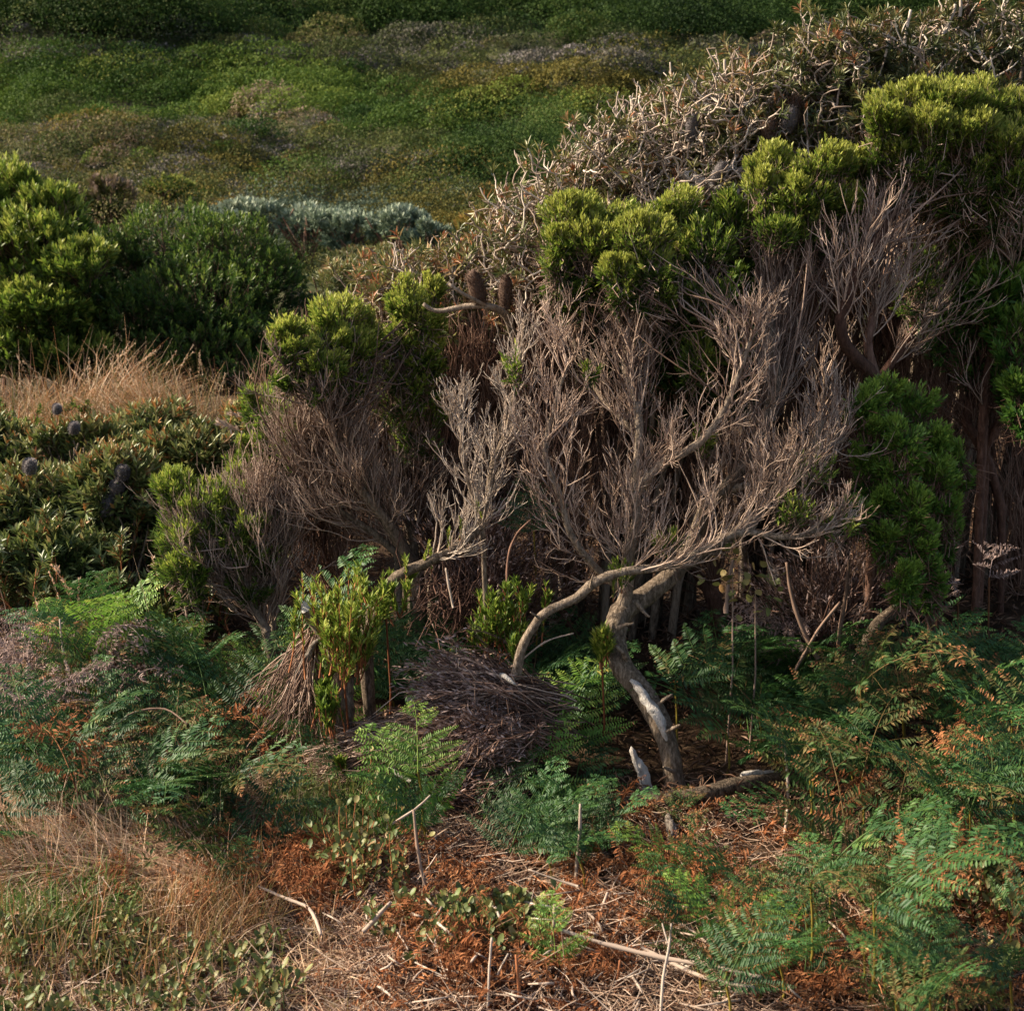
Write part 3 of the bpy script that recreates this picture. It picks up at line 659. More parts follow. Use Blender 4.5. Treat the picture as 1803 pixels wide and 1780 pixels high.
# right-hand shrubs
broom('tall shrub with forked red-brown trunk under the highest yellow-green head',
    [[(1545, 700, 4.5, 13), (1540, 665, 4.46, 12), (1492, 612, 4.4, 11), (1480, 565, 4.38, 10), (1502, 505, 4.38, 9), (1520, 455, 4.4, 9), (1562, 395, 4.45, 8), (1600, 330, 4.62, 6), (1625, 280, 4.62, 4)],
     [(1543, 668, 4.46, 10), (1528, 600, 4.45, 8), (1552, 520, 4.5, 7), (1575, 440, 4.7, 6), (1640, 350, 4.7, 5)],
     [(1543, 672, 4.68, 8), (1590, 610, 4.7, 7), (1625, 540, 4.72, 6), (1650, 440, 4.75, 5)],
     [(1730, 760, 4.8, 9), (1740, 650, 4.78, 8), (1770, 540, 4.75, 7), (1780, 440, 4.7, 6), (1760, 350, 4.65, 4)]],
    [(1560, 215, 46, 44, 4.5), (1600, 190, 50, 44, 4.55), (1660, 180, 62, 44, 4.55), (1730, 190, 62, 46, 4.6), (1800, 210, 60, 50, 4.6), (1860, 230, 60, 60, 4.6), (1640, 235, 60, 46, 4.5), (1710, 245, 62, 50, 4.5), (1780, 265, 60, 50, 4.5), (1590, 270, 46, 46, 4.5), (1690, 300, 60, 40, 4.55), (1760, 320, 60, 40, 4.55)],
    110, (M['bark_red'], M['twig'], M['young']), feed_t=(.35, .95), v=(.9, .30),
    sparse=[(1600, 350, 70, 60, 4.6), (1700, 370, 80, 60, 4.7), (1610, 500, 50, 80, 4.65), (1780, 400, 60, 60, 4.7)],
    brush=[(0, .3, .95, 50, .22), (1, .2, .95, 50, .24), (2, .15, 1, 50, .24), (3, .1, .9, 40, .24)], loc=None)
broom('dense rounded bright green bush at right under the forked trunk',
    [[(1640, 1050, 4.35, 10), (1620, 950, 4.35, 8), (1600, 850, 4.35, 6), (1580, 750, 4.35, 4)], [(1650, 1050, 4.4, 8), (1660, 950, 4.4, 6), (1650, 850, 4.4, 4)]],
    [(1520, 705, 36, 30, 4.25), (1562, 688, 38, 34, 4.3), (1612, 705, 36, 34, 4.35), (1540, 755, 42, 34, 4.25), (1592, 762, 40, 36, 4.2), (1640, 775, 42, 38, 4.3), (1530, 815, 38, 34, 4.25), (1580, 825, 42, 36, 4.2), (1648, 838, 44, 40, 4.25), (1548, 880, 40, 32, 4.2), (1605, 890, 46, 38, 4.15), (1668, 905, 38, 42, 4.3), (1560, 940, 34, 28, 4.15), (1618, 955, 46, 34, 4.15), (1590, 1010, 36, 28, 4.1), (1640, 1020, 34, 26, 4.2), (1510, 895, 26, 20, 4.15), (1690, 800, 24, 40, 4.35)],
    90, (M['bark_red'], M['twig_dark'], M['bright']), name='bushy_shrub', feed_t=(.2, .95), dens=1.25, v=(.9, .5), leaf=(.027, .0066), ns=14, lower=.9)
broom('dark leafed shrub with crooked trunk at the right edge',
    [[(1765, 900, 4.9, 8), (1735, 800, 4.88, 9), (1702, 742, 4.86, 9), (1716, 680, 4.85, 10), (1694, 620, 4.85, 9), (1682, 560, 4.85, 8), (1700, 500, 4.85, 6), (1725, 430, 4.85, 4)],
     [(1735, 790, 4.88, 8), (1765, 730, 4.85, 7), (1790, 670, 4.82, 5), (1830, 600, 4.8, 4)]],
    [(1700, 470, 50, 46, 4.75), (1760, 500, 60, 50, 4.7), (1740, 430, 60, 50, 4.8), (1800, 440, 50, 60, 4.75), (1790, 580, 46, 40, 4.65), (1800, 690, 40, 44, 4.6), (1680, 400, 60, 50, 4.85), (1760, 350, 70, 50, 4.85), (1850, 520, 70, 90, 4.8), (1660, 520, 40, 60, 4.8), (1710, 580, 40, 50, 4.85), (1780, 640, 40, 40, 4.75)],
    70, (M['bark_red'], M['twig_dark'], M['bright']), feed_t=(.3, .95), dens=.9, v=(.75, .25), leaf=(.038, .0095), ns=11, lower=.8,
    brush=[(0, .0, .9, 60, .28), (1, .0, 1, 50, .26)])

# dark green leaf masses and dead stems filling the thicket behind the hero shrub
broom('shaded dark green shrub filling the thicket behind the central heads',
    [[(1260, 1050, 5.0, 12), (1250, 900, 5.0, 10), (1240, 750, 5.0, 8), (1230, 600, 5.0, 6), (1250, 450, 5.0, 4)],
     [(1250, 1050, 5.1, 9), (1150, 850, 5.1, 8), (1130, 650, 5.1, 6), (1100, 500, 5.0, 4)]],
    [(1250, 520, 70, 70, 4.8), (1230, 440, 60, 60, 4.85), (1290, 600, 60, 70, 4.9), (1210, 610, 60, 60, 4.9), (1150, 560, 60, 60, 4.9), (1290, 460, 50, 60, 4.9), (1060, 560, 60, 60, 5.0), (1180, 700, 60, 60, 5.0), (1010, 480, 60, 60, 4.9)],
    90, (M['bark_red'], M['twig_dark'], M['deep']), dens=.7, v=(.62, .2), feed_t=(.2, .95), leaf=(.036, .008),
    brush=[(0, .0, .9, 260, .34), (1, .0, .9, 260, .34)])
for lab, L_ in (('dense thicket of dead brown stems hanging below the right yellow-green head', [(1450, 1050, 5.05, 9), (1440, 850, 5.05, 8), (1430, 650, 5.05, 6), (1440, 450, 5.05, 4)]),
                ('dead brown brushwood standing deep behind the round bright green bush', [(1600, 1050, 5.1, 9), (1590, 850, 5.1, 8), (1600, 650, 5.1, 6), (1600, 450, 5.1, 4)]),
                ('dead brown brushwood in the dark right edge of the thicket', [(1780, 1100, 5.1, 9), (1790, 900, 5.1, 8), (1780, 700, 5.1, 6), (1790, 500, 5.1, 4)]),
                ('dead brown brushwood in the shade behind the centre limbs', [(1000, 1100, 4.9, 9), (1010, 900, 4.9, 8), (960, 750, 4.95, 6), (940, 620, 5.0, 4)]),
                ('dead brushwood in the shade behind the sweeping stems', [(830, 1080, 5.0, 9), (820, 930, 5.0, 8), (810, 800, 5.0, 6), (830, 680, 5.0, 4)]),
                ('dead brushwood behind the low feathery shrub', [(600, 1080, 5.0, 9), (590, 950, 5.0, 8), (600, 850, 5.0, 6), (600, 760, 5.0, 4)])):
    L_ = [(x + rnd.uniform(-34, 34) * (i > 0), y, Y, r * .6) for i, (x, y, Y, r) in enumerate(L_)]
    broom(lab, [L_], None, 0, (M['bark_red'], M['twig_dark']), name='dead_shrub', cat='dead shrub', brush=[(0, 0, .95, 250, .36)], trop=.28, twr=1.15)

# ================================================================== BANKSIA on the skyline
SKY = [(640, 500), (700, 462), (800, 440), (880, 385), (950, 345), (1010, 285), (1070, 235), (1140, 205), (1200, 180), (1290, 150), (1400, 115), (1480, 80), (1560, 58), (1650, 35), (1760, 20), (1900, 10)]
def cone_mesh(gc, c, ax, L, rad, v=.5, gst=None):
    """banksia cone: a blunt spike bristling with dead florets"""
    ax = nrm(np.asarray(ax, float)); t = np.linspace(0, 1, 8); C = c + ax * (t * L)[:, None]
    pr = rad * np.array([.55, .85, .95, 1.0, .98, .92, .78, .35])
    tubes(gc, C[None], pr[None] * .82, np.array([v - .25]), 9, True, .06)
    n = 900
    s = R.random(n); th = R.uniform(0, 6.28, n)
    a1 = nrm(np.cross(ax, [0.3, .7, .2])); a2 = np.cross(ax, a1)
    rd = np.cos(th)[:, None] * a1 + np.sin(th)[:, None] * a2
    rr = np.interp(s, t, pr) * .8
    p = c + ax * (s * L)[:, None] + rd * rr[:, None]
    D = nrm(rd + ax * .5 + R.normal(size=(n, 3)) * .3)
    leaves(gc, p, D, ax + 0 * D, rad * R.uniform(.25, .5, n), rad * .10, np.clip(R.normal(v, .2, n), 0, 1), .1)

def banksia(name, label, segs, Y0, nl, cones, v=(.55, .3), depth=.5, body=150, twn=90, leafL=.043, leafW=.0088, tipdens=1.0, loc=None, group=None):
    """tangled banksia: whorled leaves at the ends of gnarled bare branchlets"""
    xs = np.array([s[0] for s in segs], float); ys = np.array([s[1] for s in segs], float)
    c = P(xs.mean(), ys.mean(), Y0)
    loc = (c[0], c[1], gz(c[0], c[1])) if loc is None else loc
    root = thing(name, label, 'shrub', loc, group)
    gl = Geo(); gt = Geo(); gb = Geo()
    # scaffold limbs reaching to just under the skyline
    n = 46; tx = R.uniform(xs.min(), xs.max(), n); ty = np.interp(tx, xs, ys) + R.uniform(20, body, n)
    Yt = Y0 + R.uniform(-.3, .3, n) * depth
    T = P(tx, ty, Yt)
    bx = np.tile(np.array(loc, float), (n, 1)); bx[:, 0] += (T[:, 0] - loc[0]) * .6; bx[:, 1] += R.normal(size=n) * .1
    bx[:, 2] = ground(bx[:, 0], bx[:, 1])
    h = T - bx; ln = np.linalg.norm(h, axis=1, keepdims=True)
    S = hermite(bx, T, h * np.array([.1, .1, 1]), nrm(np.array([-.5, -.1, .5]) + R.normal(size=(n, 3)) * .5) * ln * .7, 9, .012)
    tubes(gb, S, np.linspace(.016, .0045, 9)[None], R.uniform(.2, .8, n), 6, False, .08)
    # gnarled branchlets over the surface
    m = twn; sx = R.uniform(xs.min(), xs.max(), m); d = R.random(m) ** 1.3
    sy = np.interp(sx, xs, ys) + 8 + d * body; sY = Y0 + R.uniform(-.45, .35, m) * depth - d * .12
    p0 = P(sx, sy, sY)
    dd = nrm(R.normal(size=(m, 3)) * np.array([1.1, .8, .6]) + np.array([-.2, -.1, .55]))
    C = grow(p0, dd, R.uniform(.08, .24, m), 9, .10, .38); tubes(gt, C, np.linspace(.0042, .0020, 9)[None], R.uniform(.2, 1, m), 5, False, .12)
    C2 = spawn(C, 2.4, .07, .9, .2, 1, 6, .12, .36); tubes(gt, C2, np.linspace(.0026, .0015, 6)[None], R.uniform(.2, 1, len(C2)), 4, False, .1)
    tips = np.concatenate([C[:, -1], C2[:, -1]]); td = np.concatenate([C[:, -1] - C[:, -2], C2[:, -1] - C2[:, -2]])
    keep = R.random(len(tips)) < .62 * tipdens
    tips, td = tips[keep], nrm(td[keep])
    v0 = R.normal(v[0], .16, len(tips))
    shoots(gl, None, tips, td, 13, leafL, leafW, v0, up=.3, spread=1.15, shoot_len=.035, bend=.05, vr=.15, tipv=.15)
    # inner leaf mass
    m = nl; sx = R.uniform(xs.min(), xs.max(), m); d = R.random(m); sy = np.interp(sx, xs, ys) + 24 + d * body * 1.1
    sY = Y0 + R.uniform(-.3, .5, m) * depth
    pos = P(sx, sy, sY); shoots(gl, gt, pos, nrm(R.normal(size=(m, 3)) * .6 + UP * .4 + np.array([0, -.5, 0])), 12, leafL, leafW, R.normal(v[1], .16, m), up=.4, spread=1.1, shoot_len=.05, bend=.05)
    part(gb, 'branches', M['bark'], root); part(gt, 'twigs', M['twig_pale'], root); part(gl, 'foliage', M['banksia'], root)
    for (cx_, cy_, cY, Lc, rc, ax, grey) in cones:
        gc = Geo(); cone_mesh(gc, P(cx_, cy_, cY), ax, Lc, rc, .5)
        part(gc, 'seed_cone', M['cone_grey' if grey else 'cone'], root)
    return root
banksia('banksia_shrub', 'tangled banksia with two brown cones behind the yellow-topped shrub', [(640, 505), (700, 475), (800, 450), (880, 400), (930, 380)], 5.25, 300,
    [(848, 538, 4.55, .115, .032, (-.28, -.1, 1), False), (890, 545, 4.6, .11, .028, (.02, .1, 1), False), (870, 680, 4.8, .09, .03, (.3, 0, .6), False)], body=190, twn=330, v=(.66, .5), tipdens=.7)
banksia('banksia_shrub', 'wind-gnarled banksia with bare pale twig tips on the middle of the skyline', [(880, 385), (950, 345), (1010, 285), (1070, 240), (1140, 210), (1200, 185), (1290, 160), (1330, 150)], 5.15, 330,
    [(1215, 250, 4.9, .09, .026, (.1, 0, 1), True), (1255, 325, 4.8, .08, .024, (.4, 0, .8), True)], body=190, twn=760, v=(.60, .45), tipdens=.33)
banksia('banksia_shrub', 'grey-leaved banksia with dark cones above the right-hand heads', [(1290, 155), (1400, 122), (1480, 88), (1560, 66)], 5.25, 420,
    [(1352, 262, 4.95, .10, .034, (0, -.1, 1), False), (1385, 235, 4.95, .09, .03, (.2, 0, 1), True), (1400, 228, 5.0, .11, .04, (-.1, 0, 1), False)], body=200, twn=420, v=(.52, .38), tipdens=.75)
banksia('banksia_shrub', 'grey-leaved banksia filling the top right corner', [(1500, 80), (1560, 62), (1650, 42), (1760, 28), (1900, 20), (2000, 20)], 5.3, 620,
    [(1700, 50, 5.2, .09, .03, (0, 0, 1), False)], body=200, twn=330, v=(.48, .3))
# two traced gnarled limbs carrying the cones
g = Geo(); limb(g, [(905, 640, 4.75, 8), (905, 600, 4.7, 7), (890, 555, 4.6, 7), (860, 540, 4.55, 6), (820, 540, 4.55, 5), (770, 548, 4.55, 4), (745, 535, 4.55, 3)], .7); limb(g, [(860, 540, 4.55, 4), (820, 520, 4.5, 3), (790, 500, 4.5, 2.5)], .7)
single(g, 'banksia_branch', M['bark'], 'grey branch running left under the two brown cones', 'branch')
g = Geo(); limb(g, [(1200, 306, 4.95, 8), (1250, 325, 4.9, 8), (1300, 340, 4.85, 6)], .8); limb(g, [(1200, 330, 4.95, 5), (1250, 322, 4.92, 4), (1290, 290, 4.9, 3)], .7)
single(g, 'banksia_branch', M['bleached'], 'thick pale grey broken branch below the skyline twigs', 'branch')

# bare skyline twigs
for k, pts in enumerate([[(1230, 205), (1228, 160), (1215, 140), (1205, 130), (1185, 145), (1180, 110)], [(1275, 180), (1277, 140), (1276, 105)], [(1075, 260), (1070, 215), (1060, 205)], [(1115, 215), (1112, 175), (1108, 172)], [(1015, 310), (1017, 265), (1021, 248)],
                         [(1450, 105), (1455, 75), (1450, 55), (1443, 52)], [(1590, 95), (1598, 45), (1604, 18)], [(1660, 60), (1678, 25), (1682, 8)], [(1530, 110), (1520, 60), (1520, 50)], [(1690, 30), (1692, 5), (1690, -15)]]):
    g = Geo(); limb(g, [(x, y, 5.1, 3.0 - i * .35) for i, (x, y) in enumerate(pts)], .8, 5)
    single(g, 'bare_twig', M['twig_pale'], 'bare pale twig poking up from the banksia skyline', 'twig', None, 'bare twigs along the skyline')

# low banksia on the left
def low_banksia(label, cx, cy, rx, ry, Y, cones, seed_v=.45, n=430):
    b = (cx, cy, rx, ry, Y, .6); c = P(cx, cy, Y); loc = (c[0], c[1], gz(c[0], c[1]))
    root = thing('low_banksia', label, 'shrub', loc, 'low banksias left of the shrubs' if 0 else None)
    gl = Geo(); gt = Geo()
    crown(gl, gt, [b], n / (math.pi * rx * ry / 42 + 20), ns=13, LL=.055, LW=.0125, v_top=seed_v + .2, v_low=seed_v - .12, lower=.6, spread=1.05, shoot_len=.09, bend=.03, vr=.2)
    t = undersides([b], 40); P0 = np.tile(np.array(loc), (40, 1)) + R.normal(size=(40, 3)) * np.array([.12, .08, 0]); hh = t - P0
    gs = Geo(); tubes(gs, hermite(P0, t, hh * np.array([1, 1, .3]), hh * np.array([.5, .5, 1.2]), 8, .012), np.linspace(.007, .003, 8)[None], R.uniform(.1, .8, 40), 4)
    part(gs, 'branches', M['bark'], root); part(gt, 'twigs', M['twig_dark'], root); part(gl, 'foliage', M['grey_leaf'], root)
    for (x, y, s, grey) in cones:
        gc = Geo(); cone_mesh(gc, P(x, y + 14, Y - rx * .4 * Y / F), (.2, -.3, 1), .075 * s, .034 * s, .5); part(gc, 'seed_cone', M['cone_grey'], root)
low_banksia('sprawling grey-green banksia with grey cones near the left edge', 60, 890, 130, 70, 5.4, [(52, 820, .8, 1), (30, 900, .7, 1)])
low_banksia('sprawling grey-green banksia around the cluster of round grey cones', 210, 870, 110, 80, 5.3, [(215, 832, .8, 1), (205, 858, .8, 1), (187, 892, 1, 1)])
low_banksia('olive grey banksia below the dry straw plumes', 340, 810, 100, 60, 5.6, [(275, 868, .7, 1)])
low_banksia('grey-green banksia behind the cones at the left', 150, 790, 100, 46, 5.9, [(130, 750, .7, 1)], .5)
low_banksia('dull green banksia at the left edge among reddish stems', 0, 790, 80, 50, 6.0, [(100, 715, .6, 1)], .45, 300)
low_banksia('pale olive banksia in front of the rusty reeds', 270, 745, 90, 34, 6.4, [], .55, 260)
low_banksia('olive banksia tucked under the yellow-green heads', 440, 770, 90, 56, 5.8, [], .5)
low_banksia('dark low banksia in the shade above the grey bracken', 90, 970, 130, 46, 5.1, [], .3)
def loose_scrub(label, px, py, Y, n, w, h, mat, v=.5, LL=.03):
    c = P(px, py, Y); z = gz(c[0], c[1]); root = thing('loose_shrub', label, 'shrub', (c[0], c[1], z)); gl = Geo(); gs = Geo()
    p0 = np.tile(np.array([c[0], c[1], z]), (n, 1)) + R.normal(size=(n, 3)) * np.array([w * .5, w * .4, 0]); p0[:, 2] = ground(p0[:, 0], p0[:, 1])
    C = grow(p0, UP + R.normal(size=(n, 3)) * .45, R.uniform(.5, 1.1, n) * h, 8, .08, .14); tubes(gs, C, np.linspace(.004, .0018, 8)[None], R.uniform(0, 1, n), 4)
    C2 = spawn(C, 6, h * .35, .7, .2, 1, 6, .15, .16); tubes(gs, C2, np.linspace(.0026, .0014, 6)[None], R.uniform(0, 1, len(C2)), 3)
    m = 26; i = np.repeat(np.arange(len(C2)), m); t = R.uniform(.1, 1, len(i)); p, d = onpoly(C2, i, np.minimum(t, .995)); rv = nrm(np.cross(d, R.normal(size=d.shape)))
    leaves(gl, p, d * .7 + rv * .9, d + UP * .4, LL * R.uniform(.6, 1.25, len(i)), LL * .24, R.normal(v, .2, len(i)), .2, .03)
    part(gs, 'stems', M['red_twig'], root); part(gl, 'foliage', M[mat], root)
loose_scrub('loose green scrub with reddish stems at the left edge of the reeds', 20, 690, 6.9, 26, .30, .36, 'young', .35)
loose_scrub('loose olive scrub among the pale grass stalks', 120, 700, 6.7, 24, .30, .30, 'banksia', .4)
loose_scrub('small yellowish scrub in the middle of the reeds', 220, 690, 6.9, 20, .25, .34, 'young', .45)
loose_scrub('reddish brown scrub below the reeds', 160, 750, 6.3, 26, .32, .26, 'banksia', .75)
for _x, _Y, _m, _v, _l in ((60, 7.2, 'young', .3, 'small green scrub at the left end of the reeds'), (150, 6.8, 'banksia', .6, 'brownish scrub between the pale grass stalks'), (290, 6.9, 'grey_leaf', .5, 'grey-green scrub in front of the tallest rust reeds'), (360, 6.7, 'young', .35, 'green scrub at the foot of the tallest rust reeds'), (430, 6.9, 'banksia', .5, 'olive scrub at the right end of the reeds'), (100, 6.4, 'banksia', .8, 'rust leaved scrub left of the reeds')):
    loose_scrub(_l, _x, 700, _Y, 18, .26, .30, _m, _v)
loose_scrub('wiry olive scrub beside the pink plumes', 370, 760, 6.0, 24, .25, .28, 'grey_leaf', .6)
for _x, _y, _Y, _m, _v, _l in ((30, 850, 5.3, 'grey_leaf', .55, 'straggly grey-green stems poking above the left edge banksia'), (130, 840, 5.2, 'grey_leaf', .6, 'straggly banksia stems left of the round grey cones'), (260, 800, 5.4, 'grey_leaf', .65, 'bright straggly banksia stems right of the round grey cones'), (330, 850, 5.1, 'grey_leaf', .5, 'straggly stems beside the feathery green shrub'), (80, 930, 5.0, 'grey_leaf', .45, 'dark straggly stems above the grey bracken'), (200, 940, 5.0, 'grey_leaf', .5, 'straggly stems above the yellow-green bracken'), (60, 770, 5.8, 'banksia', .7, 'reddish straggly scrub at the left edge'), (200, 790, 5.7, 'banksia', .6, 'reddish olive straggly scrub below the reeds')):
    loose_scrub(_l, _x, _y, _Y, 14, .26, .42, _m, _v, .045)
loose_scrub('low bright scrub right of the reeds under the heads', 480, 720, 6.2, 24, .22, .32, 'young', .4)

# ================================================================== BRACKEN
def make_frond(seed, size=.42, curl=0.0, nv=.45, tipbrown=.3, lobes=0, sag=.75, messy=.09):
    rs = np.random.default_rng(seed); g = Geo(); gs = Geo()
    K = 16; t = np.linspace(0, 1, K)
    ang = .55 + sag * t * 1.3 + curl * t ** 2 * 3.2          # from vertical
    step = size / (K - 1); yaw = rs.normal() * .25 * t
    d = np.stack([np.sin(ang) * np.sin(yaw), np.sin(ang) * np.cos(yaw), np.cos(ang)], 1)
    rach = np.concatenate([[np.zeros(3)], np.cumsum(d[:-1] * step, 0)])
    tubes(gs, rach[None], np.linspace(.0026, .0006, K)[None], np.array([.6]), 4)
    TP, TD, TN, TL, TW, TV = [], [], [], [], [], []
    def comb(base, D0, N0, L, tooth, depth, vb, n=None):
        n = n or max(5, int(L / .0095)); k = n
        tt = (np.arange(k) + .6) / k
        droop = -.35 * tt ** 1.5 - curl * .8 * tt
        S = nrm(np.cross(D0, N0)); bw = rs.normal() * .18
        A = nrm(D0[None] + N0[None] * droop[:, None] + S[None] * (bw * tt)[:, None] + rs.normal(size=(k, 3)) * messy * .35)
        c = base + np.cumsum(A * L / k, 0)
        tubes(gs, np.concatenate([[base], c])[None], np.linspace(.0009, .0004, k + 1)[None], np.array([.15]), 3)
        for sgn in (-1, 1):
            if rs.random() < messy * .5: continue
            D = nrm(A * .42 + sgn * S[None] * 1.0 + N0[None] * (-.15 + rs.normal(size=(k, 1)) * messy * 2) - curl * N0[None] * .8)
            ln = tooth * (1 - tt ** 1.6) ** .75 * np.minimum(1, .55 + tt * 3) * rs.uniform(.8, 1.15, k)
            TP.append(c); TD.append(D); TN.append(np.tile(N0, (k, 1)) + rs.normal(size=(k, 3)) * .25); TL.append(np.maximum(ln, .003)); TW.append(np.full(k, .0080) * (.6 + .6 * ln / tooth))
            TV.append(vb + rs.normal(size=k) * .10 + tipbrown * tt ** 2)
    npair = 8
    for i in range(npair):
        u = (i + .15) / npair; f = u * (K - 1); a = int(f); w_ = f - a
        b0 = rach[a] * (1 - w_) + rach[min(a + 1, K - 1)] * w_; tn = d[a]
        Sx = nrm(np.cross(tn, UP) + 1e-6); Nn = nrm(np.cross(Sx, tn))
        if Nn[2] < 0: Nn = -Nn
        for sgn in (-1, 1):
            if rs.random() < messy * .35: continue
            L = size * .56 * (1 - u) ** .85 * rs.uniform(.85, 1.12) + .012
            D0 = nrm(tn * (.45 + .4 * u) + sgn * Sx + Nn * (.12 + rs.normal() * messy)); b = b0
            vb = nv + rs.normal() * .10 + tipbrown * .5 * (u > .7)
            if i < lobes:
                # twice-divided lowest pinnae
                m = 8
                for j in range(m):
                    uu = (j + .4) / m; S2 = nrm(np.cross(D0, Nn)); bb = b0 + D0 * L * uu - Nn * L * .25 * uu ** 1.5
                    for s2 in (-1, 1):
                        comb(bb, nrm(D0 * .55 + s2 * S2 - Nn * .2), Nn, L * .36 * (1 - uu) ** .8 + .012, .0125, 2, vb + rs.normal() * .05, n=max(4, int((L * .36 * (1 - uu)) / .0075)))
                tubes(gs, np.stack([b0, b0 + D0 * L * .5 - Nn * L * .09, b0 + D0 * L - Nn * L * .25])[None], np.array([[.0013, .0009, .0005]]), np.array([.25]), 3)
            else:
                comb(b, D0, Nn, L, min(.043, size * .102) * (1 - .35 * u), 1, vb)
    leaves(g, np.concatenate(TP), np.concatenate(TD), np.concatenate(TN), np.concatenate(TL), np.concatenate(TW), np.concatenate(TV), .1, .06)
    return g, gs

FR = {}
def frond_set(kind, mat, stm, n, **kw):
    FR[kind] = []
    for i in range(n):
        g, gs = make_frond(sum(map(ord, kind)) * 7 + i, **kw)
        for vv, ff, aa in zip(gs.v, gs.f, gs.a): g.v.append(vv); g.f.append(ff + g.n); g.a.append(np.full(len(vv), .78, np.float32))
        a_ = g.build('frond', mat); FR[kind].append(a_.data); bpy.data.objects.remove(a_)
frond_set('green', M['fern'], M['stalk'], 7, nv=.45, tipbrown=.12)
frond_set('lime', M['fern_lime'], M['stalk'], 4, nv=.5, tipbrown=.2)
frond_set('dry', M['fern_dry'], M['stalk'], 5, nv=.42, tipbrown=.55, messy=.25, curl=.1)
frond_set('rust', M['fern_dead'], M['stalk_rust'], 4, nv=.5, tipbrown=.2, messy=.6, curl=.45)
frond_set('grey', M['fern_grey'], M['twig'], 3, nv=.5, tipbrown=.1, messy=.6, curl=.55)
gs = Geo(); tubes(gs, np.array([[[0, 0, 0], [.012, 0, .33], [.01, .01, .66], [0, 0, 1.0]]]), np.array([[.0038, .0035, .0032, .0028]]), np.array([.4]), 5)
o_ = gs.build('stalk', M['stalk']); STALK = o_.data; bpy.data.objects.remove(o_)
gs = Geo(); tubes(gs, np.array([[[0, 0, 0], [.012, 0, .33], [.01, .01, .66], [0, 0, 1.0]]]), np.array([[.0038, .0035, .0032, .0028]]), np.array([.4]), 5)
o_ = gs.build('stalk', M['stalk_rust']); STALK_R = o_.data; bpy.data.objects.remove(o_)

def fern(px, py, Y, kind, label, group=None, size=None, yaw=None, tilt=None):
    """a single bracken frond: stalk from the ground to the point seen at (px, py), blade fanning from there"""
    c = P(px, py, Y); z0 = gz(c[0], c[1]); s = size or rnd.uniform(.7, 1.0); h = max(c[2] - z0 - .15 * s, .035)
    root = thing('bracken_fern', label, 'fern', (c[0], c[1], z0 - .01), group)
    yaw = (rnd.gauss(0, .9) if rnd.random() < .68 else rnd.uniform(1.4, 4.9)) if yaw is None else yaw
    so = bpy.data.objects.new('stalk', STALK_R if kind in ('rust', 'grey') else STALK); so.scale = (1, 1, h + .01); COL.objects.link(so); so.parent = root
    da = rnd.choice(FR[kind])
    fo = bpy.data.objects.new('frond', da); fo.location = (0, 0, h + .008); fo.rotation_euler = (tilt if tilt is not None else rnd.uniform(-.35, .25), rnd.uniform(-.2, .2), yaw); fo.scale = (s, s, s)
    COL.objects.link(fo); fo.parent = root
    return root

def fernbed(poly, n, hr, kinds, label, group, size=(.62, .98)):
    """scatter ferns over a patch given as photo box (x0,y0,x1,y1) and depth range"""
    x0, y0, x1, y1 = poly; k = 0; tries = 0
    while k < n and tries < n * 20:
        tries += 1
        y = rnd.uniform(y0, y1); px = rnd.uniform(x0, x1); hh = rnd.uniform(*hr)
        ys = np.linspace(2.4, 7, 300); pp = P(np.full(300, px), np.full(300, y), ys); dz = pp[:, 2] - ground(pp[:, 0], pp[:, 1]) - hh
        if not (dz < 0).any(): continue
        Y = float(ys[int(np.argmax(dz < 0))])
        kd = rnd.choices([q[0] for q in kinds], [q[1] for q in kinds])[0]
        fern(px, y, Y, kd, label, group, rnd.uniform(*size)); k += 1
G = 'green', 'lime', 'dry', 'rust', 'grey'
fernbed((0, 1050, 230, 1210), 18, (.2, .4), [('grey', 1)], 'grey dead bracken tangled above the green bank at the left', 'grey dead bracken above the left bank', (.55, .85))
fernbed((-40, 1215, 250, 1350), 22, (.08, .3), [('green', 5), ('dry', 3), ('lime', .6), ('rust', .4)], 'green bracken in the bank at the left edge', 'bracken at the left edge')
fernbed((120, 1010, 330, 1140), 12, (.2, .4), [('lime', 4), ('dry', 2), ('green', 2)], 'yellow-green bracken below the low grey banksia', 'yellow-green bracken below the banksia')
fernbed((240, 1130, 450, 1340), 24, (.08, .3), [('green', 7), ('dry', 2.2), ('lime', .4), ('rust', .4)], 'green bracken in the bank left of the broken stump', 'bracken left of the stump')
fernbed((0, 1320, 480, 1420), 16, (.08, .25), [('dry', 4), ('lime', 2), ('green', 2)], 'browning bracken along the edge of the dry grass', 'browning bracken along the grass')
fernbed((640, 1090, 900, 1200), 20, (.1, .25), [('green', 1)], 'shaded green bracken above the heap of dead brush', 'bracken above the brush heap')
fernbed((900, 1140, 1080, 1240), 9, (.08, .2), [('green', 1)], 'dark bracken between the arching branch and the curved trunk', 'bracken between branch and trunk')
fernbed((1275, 1120, 1480, 1300), 22, (.1, .3), [('green', 5), ('dry', .6)], 'green bracken right of the curved trunk', 'bracken right of the trunk')
fernbed((1480, 1110, 1840, 1300), 32, (.15, .45), [('green', 5), ('dry', 2.4)], 'green bracken bank at the right edge', 'bracken bank at the right')
fernbed((1420, 1290, 1840, 1500), 28, (.15, .4), [('green', 3), ('dry', 3.4), ('rust', .7)], 'bracken with browning tips below the right bank', 'bracken below the right bank')
fernbed((1200, 1500, 1560, 1680), 26, (.06, .22), [('green', 3), ('dry', 2.2), ('lime', .8)], 'low mixed bracken in front of the fallen log', 'low bracken in front of the log', (.4, .62))
